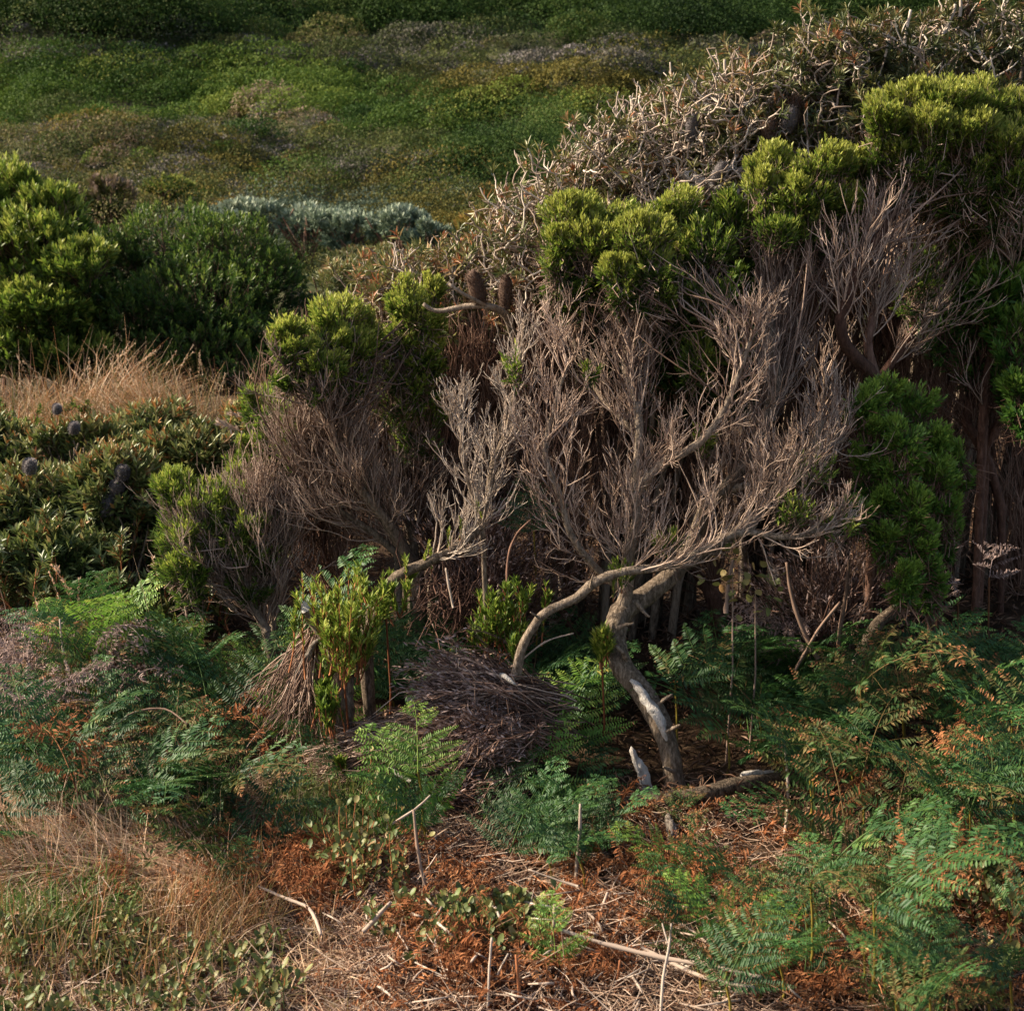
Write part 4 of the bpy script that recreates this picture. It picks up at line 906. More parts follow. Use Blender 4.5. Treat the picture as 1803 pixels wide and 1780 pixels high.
fernbed((1540, 1500, 1840, 1760), 18, (.08, .26), [('green', 3), ('dry', 1.5), ('rust', .5)], 'low bracken in the bottom right corner', 'low bracken in the corner', (.36, .56))
fernbed((600, 1310, 850, 1430), 8, (.08, .2), [('green', 4), ('lime', 2)], 'low bracken along the front of the brush heap', 'low bracken in front of the heap', (.45, .65))
fernbed((860, 1320, 1060, 1490), 14, (.07, .2), [('green', 3), ('dry', 1)], 'bracken clustered left of the pale splintered stump', 'bracken left of the pale stump', (.45, .7))
# prominent single fronds
for a_ in [(735, 1300, 3.55, 'lime', 'bright lime bracken standing in front of the brush heap', .66, 3.1), (745, 1375, 3.5, 'lime', 'lime bracken low in front of the brush heap', .9, 3.6), (990, 1240, 4.0, 'lime', 'yellow-green bracken left of the curved trunk', .95, 2.9),
           (1190, 1120, 4.05, 'green', 'large green bracken spreading right from the trunk bend', 1.0, 2.2), (1010, 1330, 3.8, 'green', 'deep green bracken in front of the dark hollow', .9, 3.0), (920, 1380, 3.75, 'lime', 'red-stalked bracken standing over bare litter', .95, 2.7),
           (860, 1470, 3.65, 'green', 'small pale bracken low over the litter', .7, 2.2), (560, 1330, 4.0, 'lime', 'wide bracken at the left foot of the brush heap', 1.15, 3.5), (560, 1040, 4.3, 'green', 'bracken behind the red-stemmed sapling', 1.0, 2.6),
           (1340, 1160, 4.05, 'dry', 'bracken with pink brown tips right of the trunk', 1.15, 3.9), (1460, 1300, 3.75, 'dry', 'bracken on a tall amber stalk right of the log', 1.05, 3.3), (1650, 1120, 4.15, 'green', 'broad green bracken arching at the right', 1.25, 3.0),
           (1750, 1180, 4.0, 'dry', 'brown-edged bracken by the right edge', 1.1, 3.4), (1600, 1260, 3.9, 'green', 'broad green bracken below the arching one', 1.25, 4.4), (1200, 1440, 3.6, 'dry', 'bracken in front of the trunk foot', .42, 2.9),
           (410, 1560, 3.25, 'green', 'small bracken seedling in the dry litter', .45, 3.2), (380, 1130, 4.3, 'green', 'broad bracken tip over the shaded bank', 1.2, 4.6), (940, 890, 4.6, 'green', 'small green bracken in the dark gap of the thicket', .6, 3.2), (980, 1690, 2.85, 'lime', 'small lime bracken beside the pale sticks', .45, 3.0),
           (1690, 1000, 4.45, 'grey', 'curled pale dead bracken below the round green bush', .55, 3.8), (1745, 975, 4.45, 'grey', 'curled pale dead bracken hanging by the right edge', .55, 2.5)]:
    fern(*a_[:5], size=a_[5] * .95, yaw=a_[6] - math.pi)
for (x, y, Y, s, lab) in [(60, 1140, 4.5, .8, 0), (110, 1170, 4.4, .8, 0), (170, 1110, 4.6, .8, 0), (200, 1150, 4.4, .8, 0), (60, 1200, 4.3, .7, 0), (20, 1120, 4.6, .7, 0), (130, 1090, 4.7, .8, 0)]:
    fern(x, y, Y, 'grey', 'dead grey bracken slumped at the left edge', 'dead grey bracken at the left', s)
for (x, y, Y) in [(810, 1250, 4.2), (1420, 1100, 4.4), (1480, 1060, 4.5), (1390, 1060, 4.5), (1520, 1100, 4.4), (330, 1330, 4.0), (290, 1300, 4.1)]:
    fern(x, y, Y, 'grey', 'dead brown-grey bracken hanging in the shade', 'dead bracken in the shade', .8)

# rust-coloured fallen bracken on the ground
def fallen(n, box, label, group, s=(.4, .7)):
    x0, y0, x1, y1 = box; px = R.uniform(x0, x1, n); py = R.uniform(y0, y1, n); q = ray_ground(px, py)
    for c in q:
        r_ = thing('fallen_frond', label, 'dead fern', (c[0], c[1], c[2] + rnd.uniform(.02, .06)), group)
        da = rnd.choice(FR['rust']); fo = bpy.data.objects.new('frond', da); s_ = rnd.uniform(*s); fo.scale = (s_,) * 3
        fo.rotation_euler = (-.85 + rnd.uniform(-.3, .3), rnd.uniform(-.3, .3), rnd.uniform(0, 6.28)); COL.objects.link(fo); fo.parent = r_
fallen(34, (380, 1500, 620, 1620), 'fallen rust-brown bracken frond on the dry grass', 'fallen bracken on the grass')
fallen(60, (620, 1560, 1250, 1780), 'fallen rust-orange bracken frond among the pale sticks', 'fallen bracken among the sticks')
fallen(34, (1250, 1640, 1800, 1790), 'fallen orange bracken frond under the low ferns', 'fallen bracken under the low ferns')
fallen(22, (1050, 1480, 1350, 1620), 'fallen orange bracken frond below the log', 'fallen bracken below the log')
fallen(24, (0, 1400, 380, 1640), 'fallen brown bracken frond at the edge of the straw', 'fallen bracken in the straw', (.3, .5))

# ================================================================== GRASS, LITTER
def inbox(px, py, x0, y0, x1, y1): return (px > x0) & (px < x1) & (py > y0) & (py < y1)
def blades(g, base, L, W, lean, curve, v, k=5, up=1.0):
    n = len(base); az = lean[0] + R.normal(size=n) * lean[1]
    h = np.stack([np.cos(az), np.sin(az), np.zeros(n)], 1)
    tilt = np.abs(R.normal(curve[0], curve[1], n))
    C = np.zeros((n, k, 3)); C[:, 0] = base; D = h * (tilt * .5)[:, None] + UP * up
    for i in range(1, k):
        D = nrm(D + h * (tilt * .45)[:, None] - UP * (tilt * .22)[:, None] + R.normal(size=(n, 3)) * .05)
        C[:, i] = C[:, i - 1] + D * (L / (k - 1))[:, None]
    zz = ground(C[..., 0], C[..., 1]); C[..., 2] = np.maximum(C[..., 2], zz + .004)
    wd = W[:, None] * np.interp(np.linspace(0, 1, k), [0, .5, 1], [1, .8, .15])[None]
    ribbons(g, C, wd, np.cross(h, UP) + R.normal(size=(n, 3)) * .5, v)
    return C

def ground_pts(n, x0, y0, x1, y1):
    return ray_ground(R.uniform(x0, x1, n), R.uniform(y0, y1, n))

# short green/straw turf through the foreground
b = np.concatenate([ground_pts(9500, -80, 1380, 640, 1900), ground_pts(2500, 380, 1400, 700, 1520)])
g = Geo(); px, py = proj(b)
blades(g, b, R.uniform(.04, .13, len(b)), R.uniform(.0018, .0036, len(b)), (0, 3), (1.05, .5), np.clip(R.normal(.58, .22, len(b)), 0, 1))
tag(g.build('grass', M['straw']), 'short dry straw and olive grass over the left foreground', 'grass', None, 'stuff')
b = ground_pts(3000, -60, 1510, 240, 1690); g = Geo()
blades(g, b, R.uniform(.05, .12, len(b)), R.uniform(.002, .004, len(b)), (0, 3), (.7, .4), np.clip(R.normal(.4, .2, len(b)), 0, 1))
b2 = ground_pts(1600, 470, 1430, 700, 1510); blades(g, b2, R.uniform(.06, .14, len(b2)), R.uniform(.002, .0035, len(b2)), (1.2, .6), (.5, .3), np.clip(R.normal(.6, .2, len(b2)), 0, 1))
tag(g.build('grass', M['green_grass']), 'fine green grass blades in the turf and beside the brush heap', 'grass', None, 'stuff')
# dry combed straw
b = ground_pts(11000, -80, 1410, 400, 1580); g = Geo()
blades(g, b, R.uniform(.12, .26, len(b)), R.uniform(.002, .0038, len(b)), (math.pi * .85, .8), (1.15, .4), np.clip(R.normal(.76, .14, len(b)), .3, .95))
tag(g.build('dry_grass', M['straw']), 'pale combed straw lying over at the left edge', 'dry grass', None, 'stuff')
# fallen litter: short straight dead stems lying at random
def litter(n, boxes, mat, lab, name, L=(.04, .16), vr=(.55, .22), W=(.0014, .0032)):
    g = Geo()
    for bx in boxes:
        b = ground_pts(n, *bx); m = len(b); az = R.uniform(0, 6.28, m); pit = R.normal(.05, .16, m)
        D = np.stack([np.cos(az) * np.cos(pit), np.sin(az) * np.cos(pit), np.sin(pit)], 1); LL = R.uniform(*L, m) * R.uniform(.5, 1.2, m)
        b[:, 2] += R.uniform(.002, .03, m)
        C = grow(b, D, LL, 4, 0, .10); C[..., 2] = np.maximum(C[..., 2], ground(C[..., 0], C[..., 1]) + .003)
        tubes(g, C, (R.uniform(*W, m) * .5)[:, None] * np.array([1, 1, .9, .6])[None], np.clip(R.normal(*vr, m), 0, 1), 3)
    tag(g.build(name, mat), lab, 'litter', None, 'stuff')
litter(7000, [(-80, 1400, 700, 1900), (600, 1450, 1300, 1900)], M['litter'], 'grey-brown broken stems littering the foreground', 'litter')
litter(5200, [(1200, 1380, 1900, 1900), (300, 1450, 900, 1620)], M['litter'], 'dark broken stems littering the ground under the right ferns', 'litter', (.03, .12), (.35, .2))
# rust leaf litter
g = Geo()
for bx, n in (((420, 1520, 900, 1900), 9000), ((850, 1540, 1350, 1900), 11000), ((1300, 1560, 1900, 1900), 8000), ((-80, 1480, 450, 1800), 5000), ((700, 1440, 1400, 1560), 5000)):
    b = ground_pts(n, *bx); pm = np.sin(b[:, 0] * 9 + b[:, 1] * 5) + np.sin(b[:, 0] * 4 - b[:, 1] * 11 + 2) + R.normal(size=len(b)) * .5; b = b[pm > .0]; b[:, 2] += R.uniform(.0, .03, len(b)); m = len(b)
    leaves(g, b, R.normal(size=(m, 3)) * np.array([1, 1, .4]), UP + R.normal(size=(m, 3)) * .6, R.uniform(.012, .034, m), R.uniform(.003, .008, m), np.clip(R.normal(.5, .22, m), 0, 1), .3, .1)
tag(g.build('leaf_litter', M['rust_litter']), 'rust-brown crumbled bracken leaf litter over the foreground', 'leaf litter', None, 'stuff')
# under-shrub litter so the bank is not bare
g = Geo(); b = np.stack([R.uniform(-3, 3.2, 52000), R.uniform(3.6, 8.0, 52000)], 1); z = ground(b[:, 0], b[:, 1]); b = np.concatenate([b, z[:, None] + R.uniform(0, .06, (52000, 1))], 1)
leaves(g, b, R.normal(size=b.shape) * np.array([1, 1, .5]), UP + R.normal(size=b.shape) * .6, R.uniform(.02, .06, len(b)), R.uniform(.003, .007, len(b)), R.uniform(0, .5, len(b)), .3, .1)
tag(g.build('leaf_litter', M['litter']), 'brown leaf litter in the shade under the shrubs', 'leaf litter', None, 'stuff')

# rusty upright sedge tuft clumps
def tuft(name, label, px, py, n, L, spread, mat, v, lean=(0, 3), curve=(.35, .2), cat='grass tuft', group=None, W=(.0018, .003), seed_heads=False, Y=None):
    c = ray_ground(np.array([px]), np.array([py]))[0] if Y is None else P(px, py, Y)
    if Y is not None: c[2] = gz(c[0], c[1])
    b = np.tile(c, (n, 1)); b[:, :2] += R.normal(size=(n, 2)) * spread; b[:, 2] = ground(b[:, 0], b[:, 1]) - .01
    g = Geo(); C = blades(g, b, R.uniform(L[0], L[1], n), R.uniform(*W, n), lean, curve, np.clip(R.normal(v, .26, n), 0, 1), 6)
    if seed_heads:
        gh = g; m = max(3, n // 14); idx = R.integers(0, n, m)
        for i in idx:
            e0, e1 = C[i, -2], C[i, -1]; kk = 26; t = R.random(kk); p = e0 + (e1 - e0) * (t * 1.25)[:, None]
            leaves(gh, p, nrm(e1 - e0) + R.normal(size=(kk, 3)) * .35, R.normal(size=(kk, 3)), .016 * np.ones(kk), .0045, R.uniform(.75, 1, kk) , .2)
    return single(g, name, mat, label, cat, c, group)
for k, (x, y) in enumerate([(300, 1640), (330, 1660), (360, 1650), (395, 1665), (425, 1645), (290, 1670), (380, 1690), (450, 1680)]):
    tuft('sedge_tuft', 'orange-brown upright grass tuft in the left foreground', x, y, 90, (.10, .20), .035, M['reed'], .45, group='orange grass tufts in the left foreground')
for k, (x, y) in enumerate([(230, 1490), (180, 1520), (290, 1480), (350, 1500), (120, 1530)]):
    tuft('straw_tuft', 'straw-coloured grass tuft on the dry bank', x, y, 110, (.10, .20), .05, M['straw'], .45, (math.pi, .9), (.7, .3), group='straw tufts on the dry bank')
for k, (x, y) in enumerate([(20, 1740), (120, 1750), (230, 1770), (60, 1700), (300, 1760)]):
    tuft('sedge_tuft', 'rust and green sedge stems in the bottom left corner', x, y, 40, (.10, .22), .05, M['reed'], .35, curve=(.2, .1), group='sedge stems in the bottom left', W=(.003, .0045))
_rr = random.Random(3); REEDS = [(140, 640, 7.6, 240, (.35, .72), .85, .4), (210, 650, 7.6, 160, (.3, .6), .85, .5), (90, 640, 7.8, 120, (.3, .65), .8, 2.5), (300, 700, 7.2, 300, (.35, .62), .5, math.pi * .9), (350, 710, 7.1, 320, (.35, .62), .45, math.pi * .9), (260, 680, 7.4, 240, (.3, .6), .5, math.pi * .9)]
for _ in range(26):
    REEDS.append((_rr.uniform(-40, 540), 700, _rr.uniform(6.5, 8.1), _rr.randint(110, 220), (.2, _rr.uniform(.38, .55)), _rr.uniform(.4, .8), _rr.choice([.5, 2, math.pi * .9])))
for (x, y, Y, n, L, v, ln) in REEDS:
    tuft('reed_clump', 'rusty reed clump on the rise before the dark bushes', x, y, int(n * 1.2), L, .12, M['reed'], v * .78, (ln, .8), (.45, .2), 'reeds', 'rusty reeds before the dark bushes', (.0035, .006), True, Y)
for (x, y, Y) in [(130, 1110, 4.4), (170, 1100, 4.4), (60, 1110, 4.4), (250, 1050, 4.6), (200, 1080, 4.5)]:
    tuft('seeding_grass', 'tall golden seeding grass stalk in front of the low banksia', x, y, 6, (.35, .55), .03, M['straw'], .75, (2.6, .5), (.3, .15), 'grass stalks', 'golden grass stalks by the banksia', (.003, .004), True, Y)
# dry plumes
for (x, y) in [(405, 750), (430, 735)]:
    g = Geo(); p, dd = P(x + 20, y + 10, 5.2), np.array([-.9, -.1, .4]); m = 60; t = R.random(m)
    leaves(g, p + dd * (t * .09)[:, None], dd + R.normal(size=(m, 3)) * .45 + UP * .2, R.normal(size=(m, 3)), .03 * np.ones(m), .008, R.uniform(.6, .95, m), .2)
    limb_ = [(x + 60, y + 80, 5.3, 2.5), (x + 40, y + 30, 5.25, 2), (x + 20, y + 10, 5.2, 1.5)]
    root = thing('dry_plume', 'pinkish dry grass plume among the olive banksia leaves', 'seed head', p, 'dry plumes in the banksia'); part(g, 'seed_head', M['litter'], root)
    gs = Geo(); limb(gs, limb_, .7, 5); part(gs, 'stem', M['twig_pale'], root)

# ================================================================== ROUND-LEAVED GROUND PLANTS
def round_plant(px, py, h, n, label, group, spread=.05, LL=.024, Y=None):
    c = ray_ground(np.array([px]), np.array([py]))[0]
    root = thing('round_leaf_plant', label, 'plant', c, group); g = Geo(); gs = Geo()
    p0 = np.tile(c, (n, 1)); p0[:, :2] += R.normal(size=(n, 2)) * spread; 
    C = grow(p0, UP + R.normal(size=(n, 3)) * .35, R.uniform(.5, 1.1, n) * h, 6, .1, .15)
    tubes(gs, C, np.linspace(.0022, .0012, 6)[None], R.uniform(0, 1, n), 4)
    m = 9; i = np.repeat(np.arange(n), m); t = np.tile((np.arange(m) + .8) / m, n); p, d = onpoly(C, i, np.minimum(t, .99))
    ph = np.tile(np.arange(m) * 2.2, n) + R.uniform(0, 6, n)[i]; rad = np.stack([np.cos(ph), np.sin(ph), 0 * ph], 1)
    D = rad * .8 + d * (.5 + .6 * t)[:, None] + R.normal(size=rad.shape) * .15
    leaves(g, p, D, UP * .8 + d - rad * .3, LL * R.uniform(.7, 1.2, n * m), LL * .62, R.normal(.5, .2, n * m), .12, -.05, True)
    part(gs, 'stems', M['red_twig'], root); part(g, 'leaves', M['succulent'], root)
for (boxx, n, h, lab, gr, LL) in [((0, 1650, 330, 1840), 44, .06, 'round-leaved creeping plant in the bottom left', 'round-leaved plants in the bottom left', .022), ((300, 1690, 500, 1840), 12, .07, 'round-leaved plant at the bottom beside the orange grass', 'round-leaved plants beside the orange grass', .026),
                              ((690, 1625, 950, 1690), 26, .06, 'thick round-leaved plant in the middle of the litter', 'round-leaved plants in the litter', .028), ((590, 1440, 700, 1600), 16, .14, 'round-leaved plant on an upright stem below the brush heap', 'upright round-leaved plants', .026),
                              ((1600, 1540, 1810, 1720), 26, .16, 'round-leaved bush in the lower right', 'round-leaved bushes lower right', .027), ((1540, 1730, 1720, 1790), 4, .07, 'large-leaved green plant at the bottom right', 'large-leaved plants at the bottom right', .04)]:
    for i in range(n):
        round_plant(rnd.uniform(boxx[0], boxx[2]), rnd.uniform(boxx[1], boxx[3]), h * rnd.uniform(.8, 1.4), 5, lab, gr, .035, LL)
def leaf_stalk(px, py, Y, label):
    c = P(px, py, Y); g = Geo(); m = 26; leaves(g, c + R.normal(size=(m, 3)) * np.array([.05, .03, .04]), R.normal(size=(m, 3)), UP + R.normal(size=(m, 3)) * .5, .03 * np.ones(m), .022, R.uniform(.5, .95, m), .1, 0, True)
    root = thing('hanging_leafy_plant', label, 'plant', (c[0], c[1], gz(c[0], c[1]))); part(g, 'leaves', M['succulent'], root)
    gs = Geo(); s = np.stack([np.array(root.location), (np.array(root.location) + c) / 2 + [.01, 0, 0], c])[None]; tubes(gs, s, np.array([[.0035, .003, .002]]), np.array([.6]), 5); part(gs, 'stem', M['twig'], root)
leaf_stalk(1290, 1000, 4.1, 'round-leaved plant on a pale stalk under the arching limb'); leaf_stalk(1330, 1040, 4.12, 'round-leaved plant in the dark hollow right of the trunk')

# ================================================================== SAPLINGS with red stems
def sapling(label, px, py, Y, h, n, spread, v=.55, mat='young', lean=(0, 0)):
    c = P(px, py, Y); z = gz(c[0], c[1]); root = thing('sapling', label, 'shrub', (c[0], c[1], z)); gl = Geo(); gs = Geo()
    p0 = np.tile(np.array([c[0], c[1], c[2]]), (n, 1)) + R.normal(size=(n, 3)) * np.array([spread, spread, spread * .5])
    C = grow(p0, UP + R.normal(size=(n, 3)) * .28 + np.array([lean[0], 0, 0]), R.uniform(.5, 1.1, n) * h, 8, .1, .06); tubes(gs, C, np.linspace(.0028, .0012, 8)[None], R.uniform(0, 1, n), 4)
    C2 = spawn(C, 3, h * .35, .5, .1, .9, 6, .2, .08); tubes(gs, C2, np.linspace(.0018, .001, 6)[None], R.uniform(0, 1, len(C2)), 3)
    for CC, m in ((C, 34), (C2, 20)):
        i = np.repeat(np.arange(len(CC)), m); t = R.uniform(.2, 1, len(i)); p, d = onpoly(CC, i, np.minimum(t, .995)); rv = nrm(np.cross(d, R.normal(size=d.shape)))
        leaves(gl, p, d * 1.1 + rv * .6, d + 0 * rv, .030 * R.uniform(.7, 1.2, len(i)), .0065, R.normal(v, .17, len(i)) + .3 * (t - .6), .2, .03)
    b = np.array([[c[0], c[1], z - .02], [c[0] + .01, c[1], (z + c[2]) / 2], [c[0], c[1], c[2]]])[None]; tubes(gs, b, np.array([[.004, .0035, .003]]), np.array([.0]), 5)
    part(gs, 'stems', M['red_twig'], root); part(gl, 'foliage', M[mat], root)
sapling('bright green red-stemmed sapling growing over the broken stump', 605, 1190, 3.93, .30, 34, .04, .66)
sapling('green sapling shoots at the foot of the broken stump', 570, 1290, 3.9, .16, 10, .03, .45)
sapling('green shoots beside the broken stump near the pale bare branch', 680, 1090, 4.05, .14, 12, .04, .6)
sapling('orange-stemmed shrub with narrow leaves above the brush heap', 880, 1150, 4.1, .20, 26, .05, .5)
sapling('small upright green shoots on the bend of the curved trunk', 1060, 1170, 4.0, .10, 12, .015, .7)
sapling('small upright shrub at the left foot of the brush heap', 620, 1380, 3.85, .12, 8, .02, .5)
for k, (x, y, Y) in enumerate([(790, 950, 4.05), (810, 935, 4.06), (745, 975, 4.05), (715, 1005, 4.05), (1095, 1025, 3.95), (760, 990, 4.06), (850, 900, 4.07), (1080, 1040, 3.95)]):
    g = Geo(); gs = Geo(); c = P(x, y + 20, Y); C = grow(c[None], UP[None] + R.normal(size=(1, 3)) * .2, np.array([.07]), 5, .1, .05); tubes(gs, C, np.linspace(.0016, .001, 5)[None], np.array([.5]), 4)
    root = thing('leafy_shoot', 'small fresh green shoot sprouting from a bare branch', 'shoot', c, 'green shoots on the bare branches'); m = 40; p, d = onpoly(C, np.zeros(m, int), R.uniform(.1, .99, m)); leaves(g, p, d + nrm(R.normal(size=(m, 3))) * .5, d, .018 * np.ones(m), .005, R.uniform(.5, 1, m), .2)
    part(gs, 'stem', M['red_twig'], root); part(g, 'foliage', M['young'], root)

# ================================================================== STUMPS, LOGS, DEAD BRUSH
root = thing('broken_stump', 'grey broken stump with a jagged fork in the left middle', 'stump', P(600, 1290, 3.98))
g = Geo(); limb(g, [(602, 1300, 3.98, 24), (602, 1240, 3.98, 23), (600, 1180, 3.98, 22), (590, 1140, 3.98, 18), (566, 1105, 3.97, 15), (540, 1072, 3.96, 13)], .5, 10, .08); limb(g, [(612, 1190, 3.99, 16), (640, 1130, 4.03, 14), (662, 1085, 4.06, 12), (678, 1050, 4.08, 9)], .45, 9, .08)
part(g, 'trunk', M['bark'], root)
g = Geo(); tubes(g, np.array([P(540 + dx, 1074, 3.955) + [0, 0, 0] for dx in (0,)] + [P(537, 1066, 3.955), P(534, 1058, 3.955)])[None], np.array([[.016, .011, .003]]), np.array([.8]), 7, True, .25); part(g, 'broken_end', M['bleached'], root)
root = thing('fallen_log', 'brown fallen log lying right of the pale splintered stump', 'log', P(1240, 1400, 3.82))
g = Geo(); limb(g, [(1050, 1412, 3.76, 14), (1100, 1410, 3.75, 16), (1135, 1411, 3.75, 15), (1170, 1408, 3.74, 17), (1205, 1404, 3.75, 15), (1240, 1398, 3.76, 16), (1300, 1382, 3.8, 15), (1360, 1372, 3.86, 13), (1430, 1366, 3.94, 10)], .35, 12, .07); part(g, 'bark', M['bark'], root)
g = Geo(); limb(g, [(1305, 1366, 3.83, 5), (1335, 1360, 3.85, 7), (1370, 1362, 3.88, 4)], .8, 7, .2); part(g, 'bare_patch', M['bleached'], root)
def splinter(label, pts, name='splintered_stump', cat='stump', group=None):
    g = Geo(); c, r = tracePts(pts, 3)
    for dx, rr, tt in ((-.35, .55, 1.0), (.4, .5, .75), (0.0, .6, .88)):
        m = max(3, int(len(c) * tt)); cc = c[:m].copy(); cc[:, 0] += r[:m] * dx; rad = r[:m] * rr; rad[-1] *= .15
        tubes(g, cc[None], rad[None], np.array([(.8 if 'upright behind' in label or 'white' in label else .3) + dx * .3]), 6, True, .2)
    return single(g, name, M['bleached'], label, cat, None, group)
splinter('pale splintered stump upright behind the fallen log', [(1142, 1405, 3.84, 13), (1133, 1365, 3.84, 13), (1124, 1340, 3.84, 11), (1114, 1314, 3.84, 8)])
splinter('pale splinter leaning against the broken stump', [(500, 1250, 4.02, 9), (530, 1180, 3.98, 9), (550, 1140, 3.96, 8), (568, 1122, 3.95, 4)])
splinter('short weathered splinter at the foot of the broken stump', [(585, 1225, 3.93, 10), (578, 1205, 3.92, 9), (574, 1192, 3.92, 5)])
splinter('dark rotten stump below the fallen log', [(1185, 1500, 3.52, 12), (1182, 1460, 3.56, 13), (1180, 1430, 3.62, 10)])

def sweep_brush(label, starts, ends, n, w0, w1, sagz, mat, k=9, tips=True, name='dead_brush', v=(.5, .25), jit=.004, r0=.0021):
    """a combed bundle of dead twigs running from region to region; starts/ends (px,py,Y)"""
    s = np.array(starts, float); e = np.array(ends, float); t = R.random(n)
    def lerp(a, t): f = t * (len(a) - 1); i = np.minimum(f.astype(int), len(a) - 2); w_ = (f - i)[:, None]; return a[i] * (1 - w_) + a[i + 1] * w_
    S = lerp(s, t); E = lerp(e, np.clip(t + R.normal(size=n) * .08, 0, 1)); p0 = P(S[:, 0], S[:, 1], S[:, 2]) + R.normal(size=(n, 3)) * w0; p1 = P(E[:, 0], E[:, 1], E[:, 2]) + R.normal(size=(n, 3)) * w1
    h = p1 - p0; C = hermite(p0, p1, h + UP * sagz, h - UP * sagz, k, jit)
    zz = ground(C[..., 0], C[..., 1]); C[..., 2] = np.maximum(C[..., 2], zz + .01)
    loc = p0.mean(0); root = thing(name, label, 'dead brush', (loc[0], loc[1], gz(loc[0], loc[1]))); g = Geo()
    tubes(g, C, np.linspace(r0, r0 * .5, k)[None], np.clip(R.normal(*v, n), 0, 1), 4)
    q = spawn(C, 3, .08, .35, .3, 1, 4, -.02, .08, .3, 1); tubes(g, q, np.linspace(.0015, .001, 4)[None], np.clip(R.normal(*v, len(q)), 0, 1), 3)
    part(g, 'twigs', mat, root)
    if tips:
        gl = Geo(); m = n * 16; i = R.integers(0, n, m); tt = 1 - R.random(m) ** 1.6 * .55; p, d = onpoly(C, i, np.minimum(tt, .995)); p = p + R.normal(size=p.shape) * .006
        leaves(gl, p, d + R.normal(size=d.shape) * .28, R.normal(size=d.shape), .019 * R.uniform(.6, 1.4, m), .0052, R.normal(.5, .25, m), .2)
        part(gl, 'dead_leaves', M['fern_grey'], root)
sweep_brush('heap of dead brown brush with its tips combed to the left', [(965, 1255, 4.05), (970, 1285, 3.95), (960, 1305, 3.9), (935, 1325, 3.85)], [(790, 1190, 4.0), (765, 1235, 3.92), (790, 1285, 3.82), (870, 1305, 3.77)], 480, .03, .05, .09, M['twig_dark'], v=(.6, .3), jit=.011)
sweep_brush('dome of dead brown brush on top of the heap', [(950, 1225, 4.1), (980, 1250, 4.0), (985, 1280, 3.95)], [(800, 1195, 4.05), (780, 1220, 3.95), (800, 1265, 3.86)], 330, .035, .06, .09, M['twig'], v=(.3, .3), jit=.012)
sweep_brush('grey dead brush trailing left from the heap', [(830, 1260, 3.98), (830, 1290, 3.9), (820, 1320, 3.85)], [(620, 1310, 3.98), (575, 1350, 3.88), (560, 1400, 3.8)], 460, .03, .04, .05, M['twig'], tips=False, v=(.4, .28), jit=.009)
sweep_brush('pale dead twigs hanging like a broom left of the broken stump', [(545, 1110, 4.02), (552, 1118, 4.0), (556, 1128, 3.98)], [(450, 1240, 4.1), (500, 1270, 4.0), (545, 1290, 3.95)], 120, .008, .045, -.02, M['twig'], tips=False, v=(.32, .25), jit=.008, r0=.0018)
0 and sweep_brush('dead brown twigs leaning left beside the hanging broom', [(500, 1130, 4.2), (540, 1140, 4.1)], [(400, 1090, 4.4), (380, 1120, 4.3)], 90, .03, .06, -.05, M['twig_dark'], tips=False, v=(.35, .25), r0=.0015)
sweep_brush('dark tangle of fallen brush in the hollow under the heap', [(620, 1370, 3.82), (760, 1420, 3.75)], [(860, 1370, 3.9), (900, 1440, 3.8)], 260, .05, .05, .02, M['twig_dark'], tips=True, v=(.4, .25), jit=.012)
sweep_brush('brown dead brush in the dark hollow right of the trunk', [(1480, 1150, 4.5), (1440, 1180, 4.4)], [(1350, 1040, 4.6), (1540, 1020, 4.6)], 260, .05, .10, .02, M['twig_dark'], tips=True, v=(.4, .25), jit=.012)
sweep_brush('brown dead brush under the bare branch in the centre gap', [(760, 1080, 4.5), (900, 1110, 4.5)], [(840, 980, 4.7), (940, 960, 4.7)], 300, .06, .12, .02, M['twig_dark'], tips=True, v=(.35, .25), jit=.014)
splinter('white weathered chip lying on top of the brush heap', [(882, 1186, 3.86, 5), (896, 1196, 3.85, 6), (910, 1206, 3.84, 3)], 'wood_chip', 'wood chip')
splinter('white knotted end of a dead branch on the front of the heap', [(790, 1318, 3.78, 5), (815, 1312, 3.78, 8), (840, 1322, 3.78, 4)], 'branch_end', 'branch')
splinter('white weathered branch stub at the left of the heap', [(722, 1375, 3.72, 4), (700, 1362, 3.73, 6), (688, 1350, 3.74, 5)], 'branch_end', 'branch')

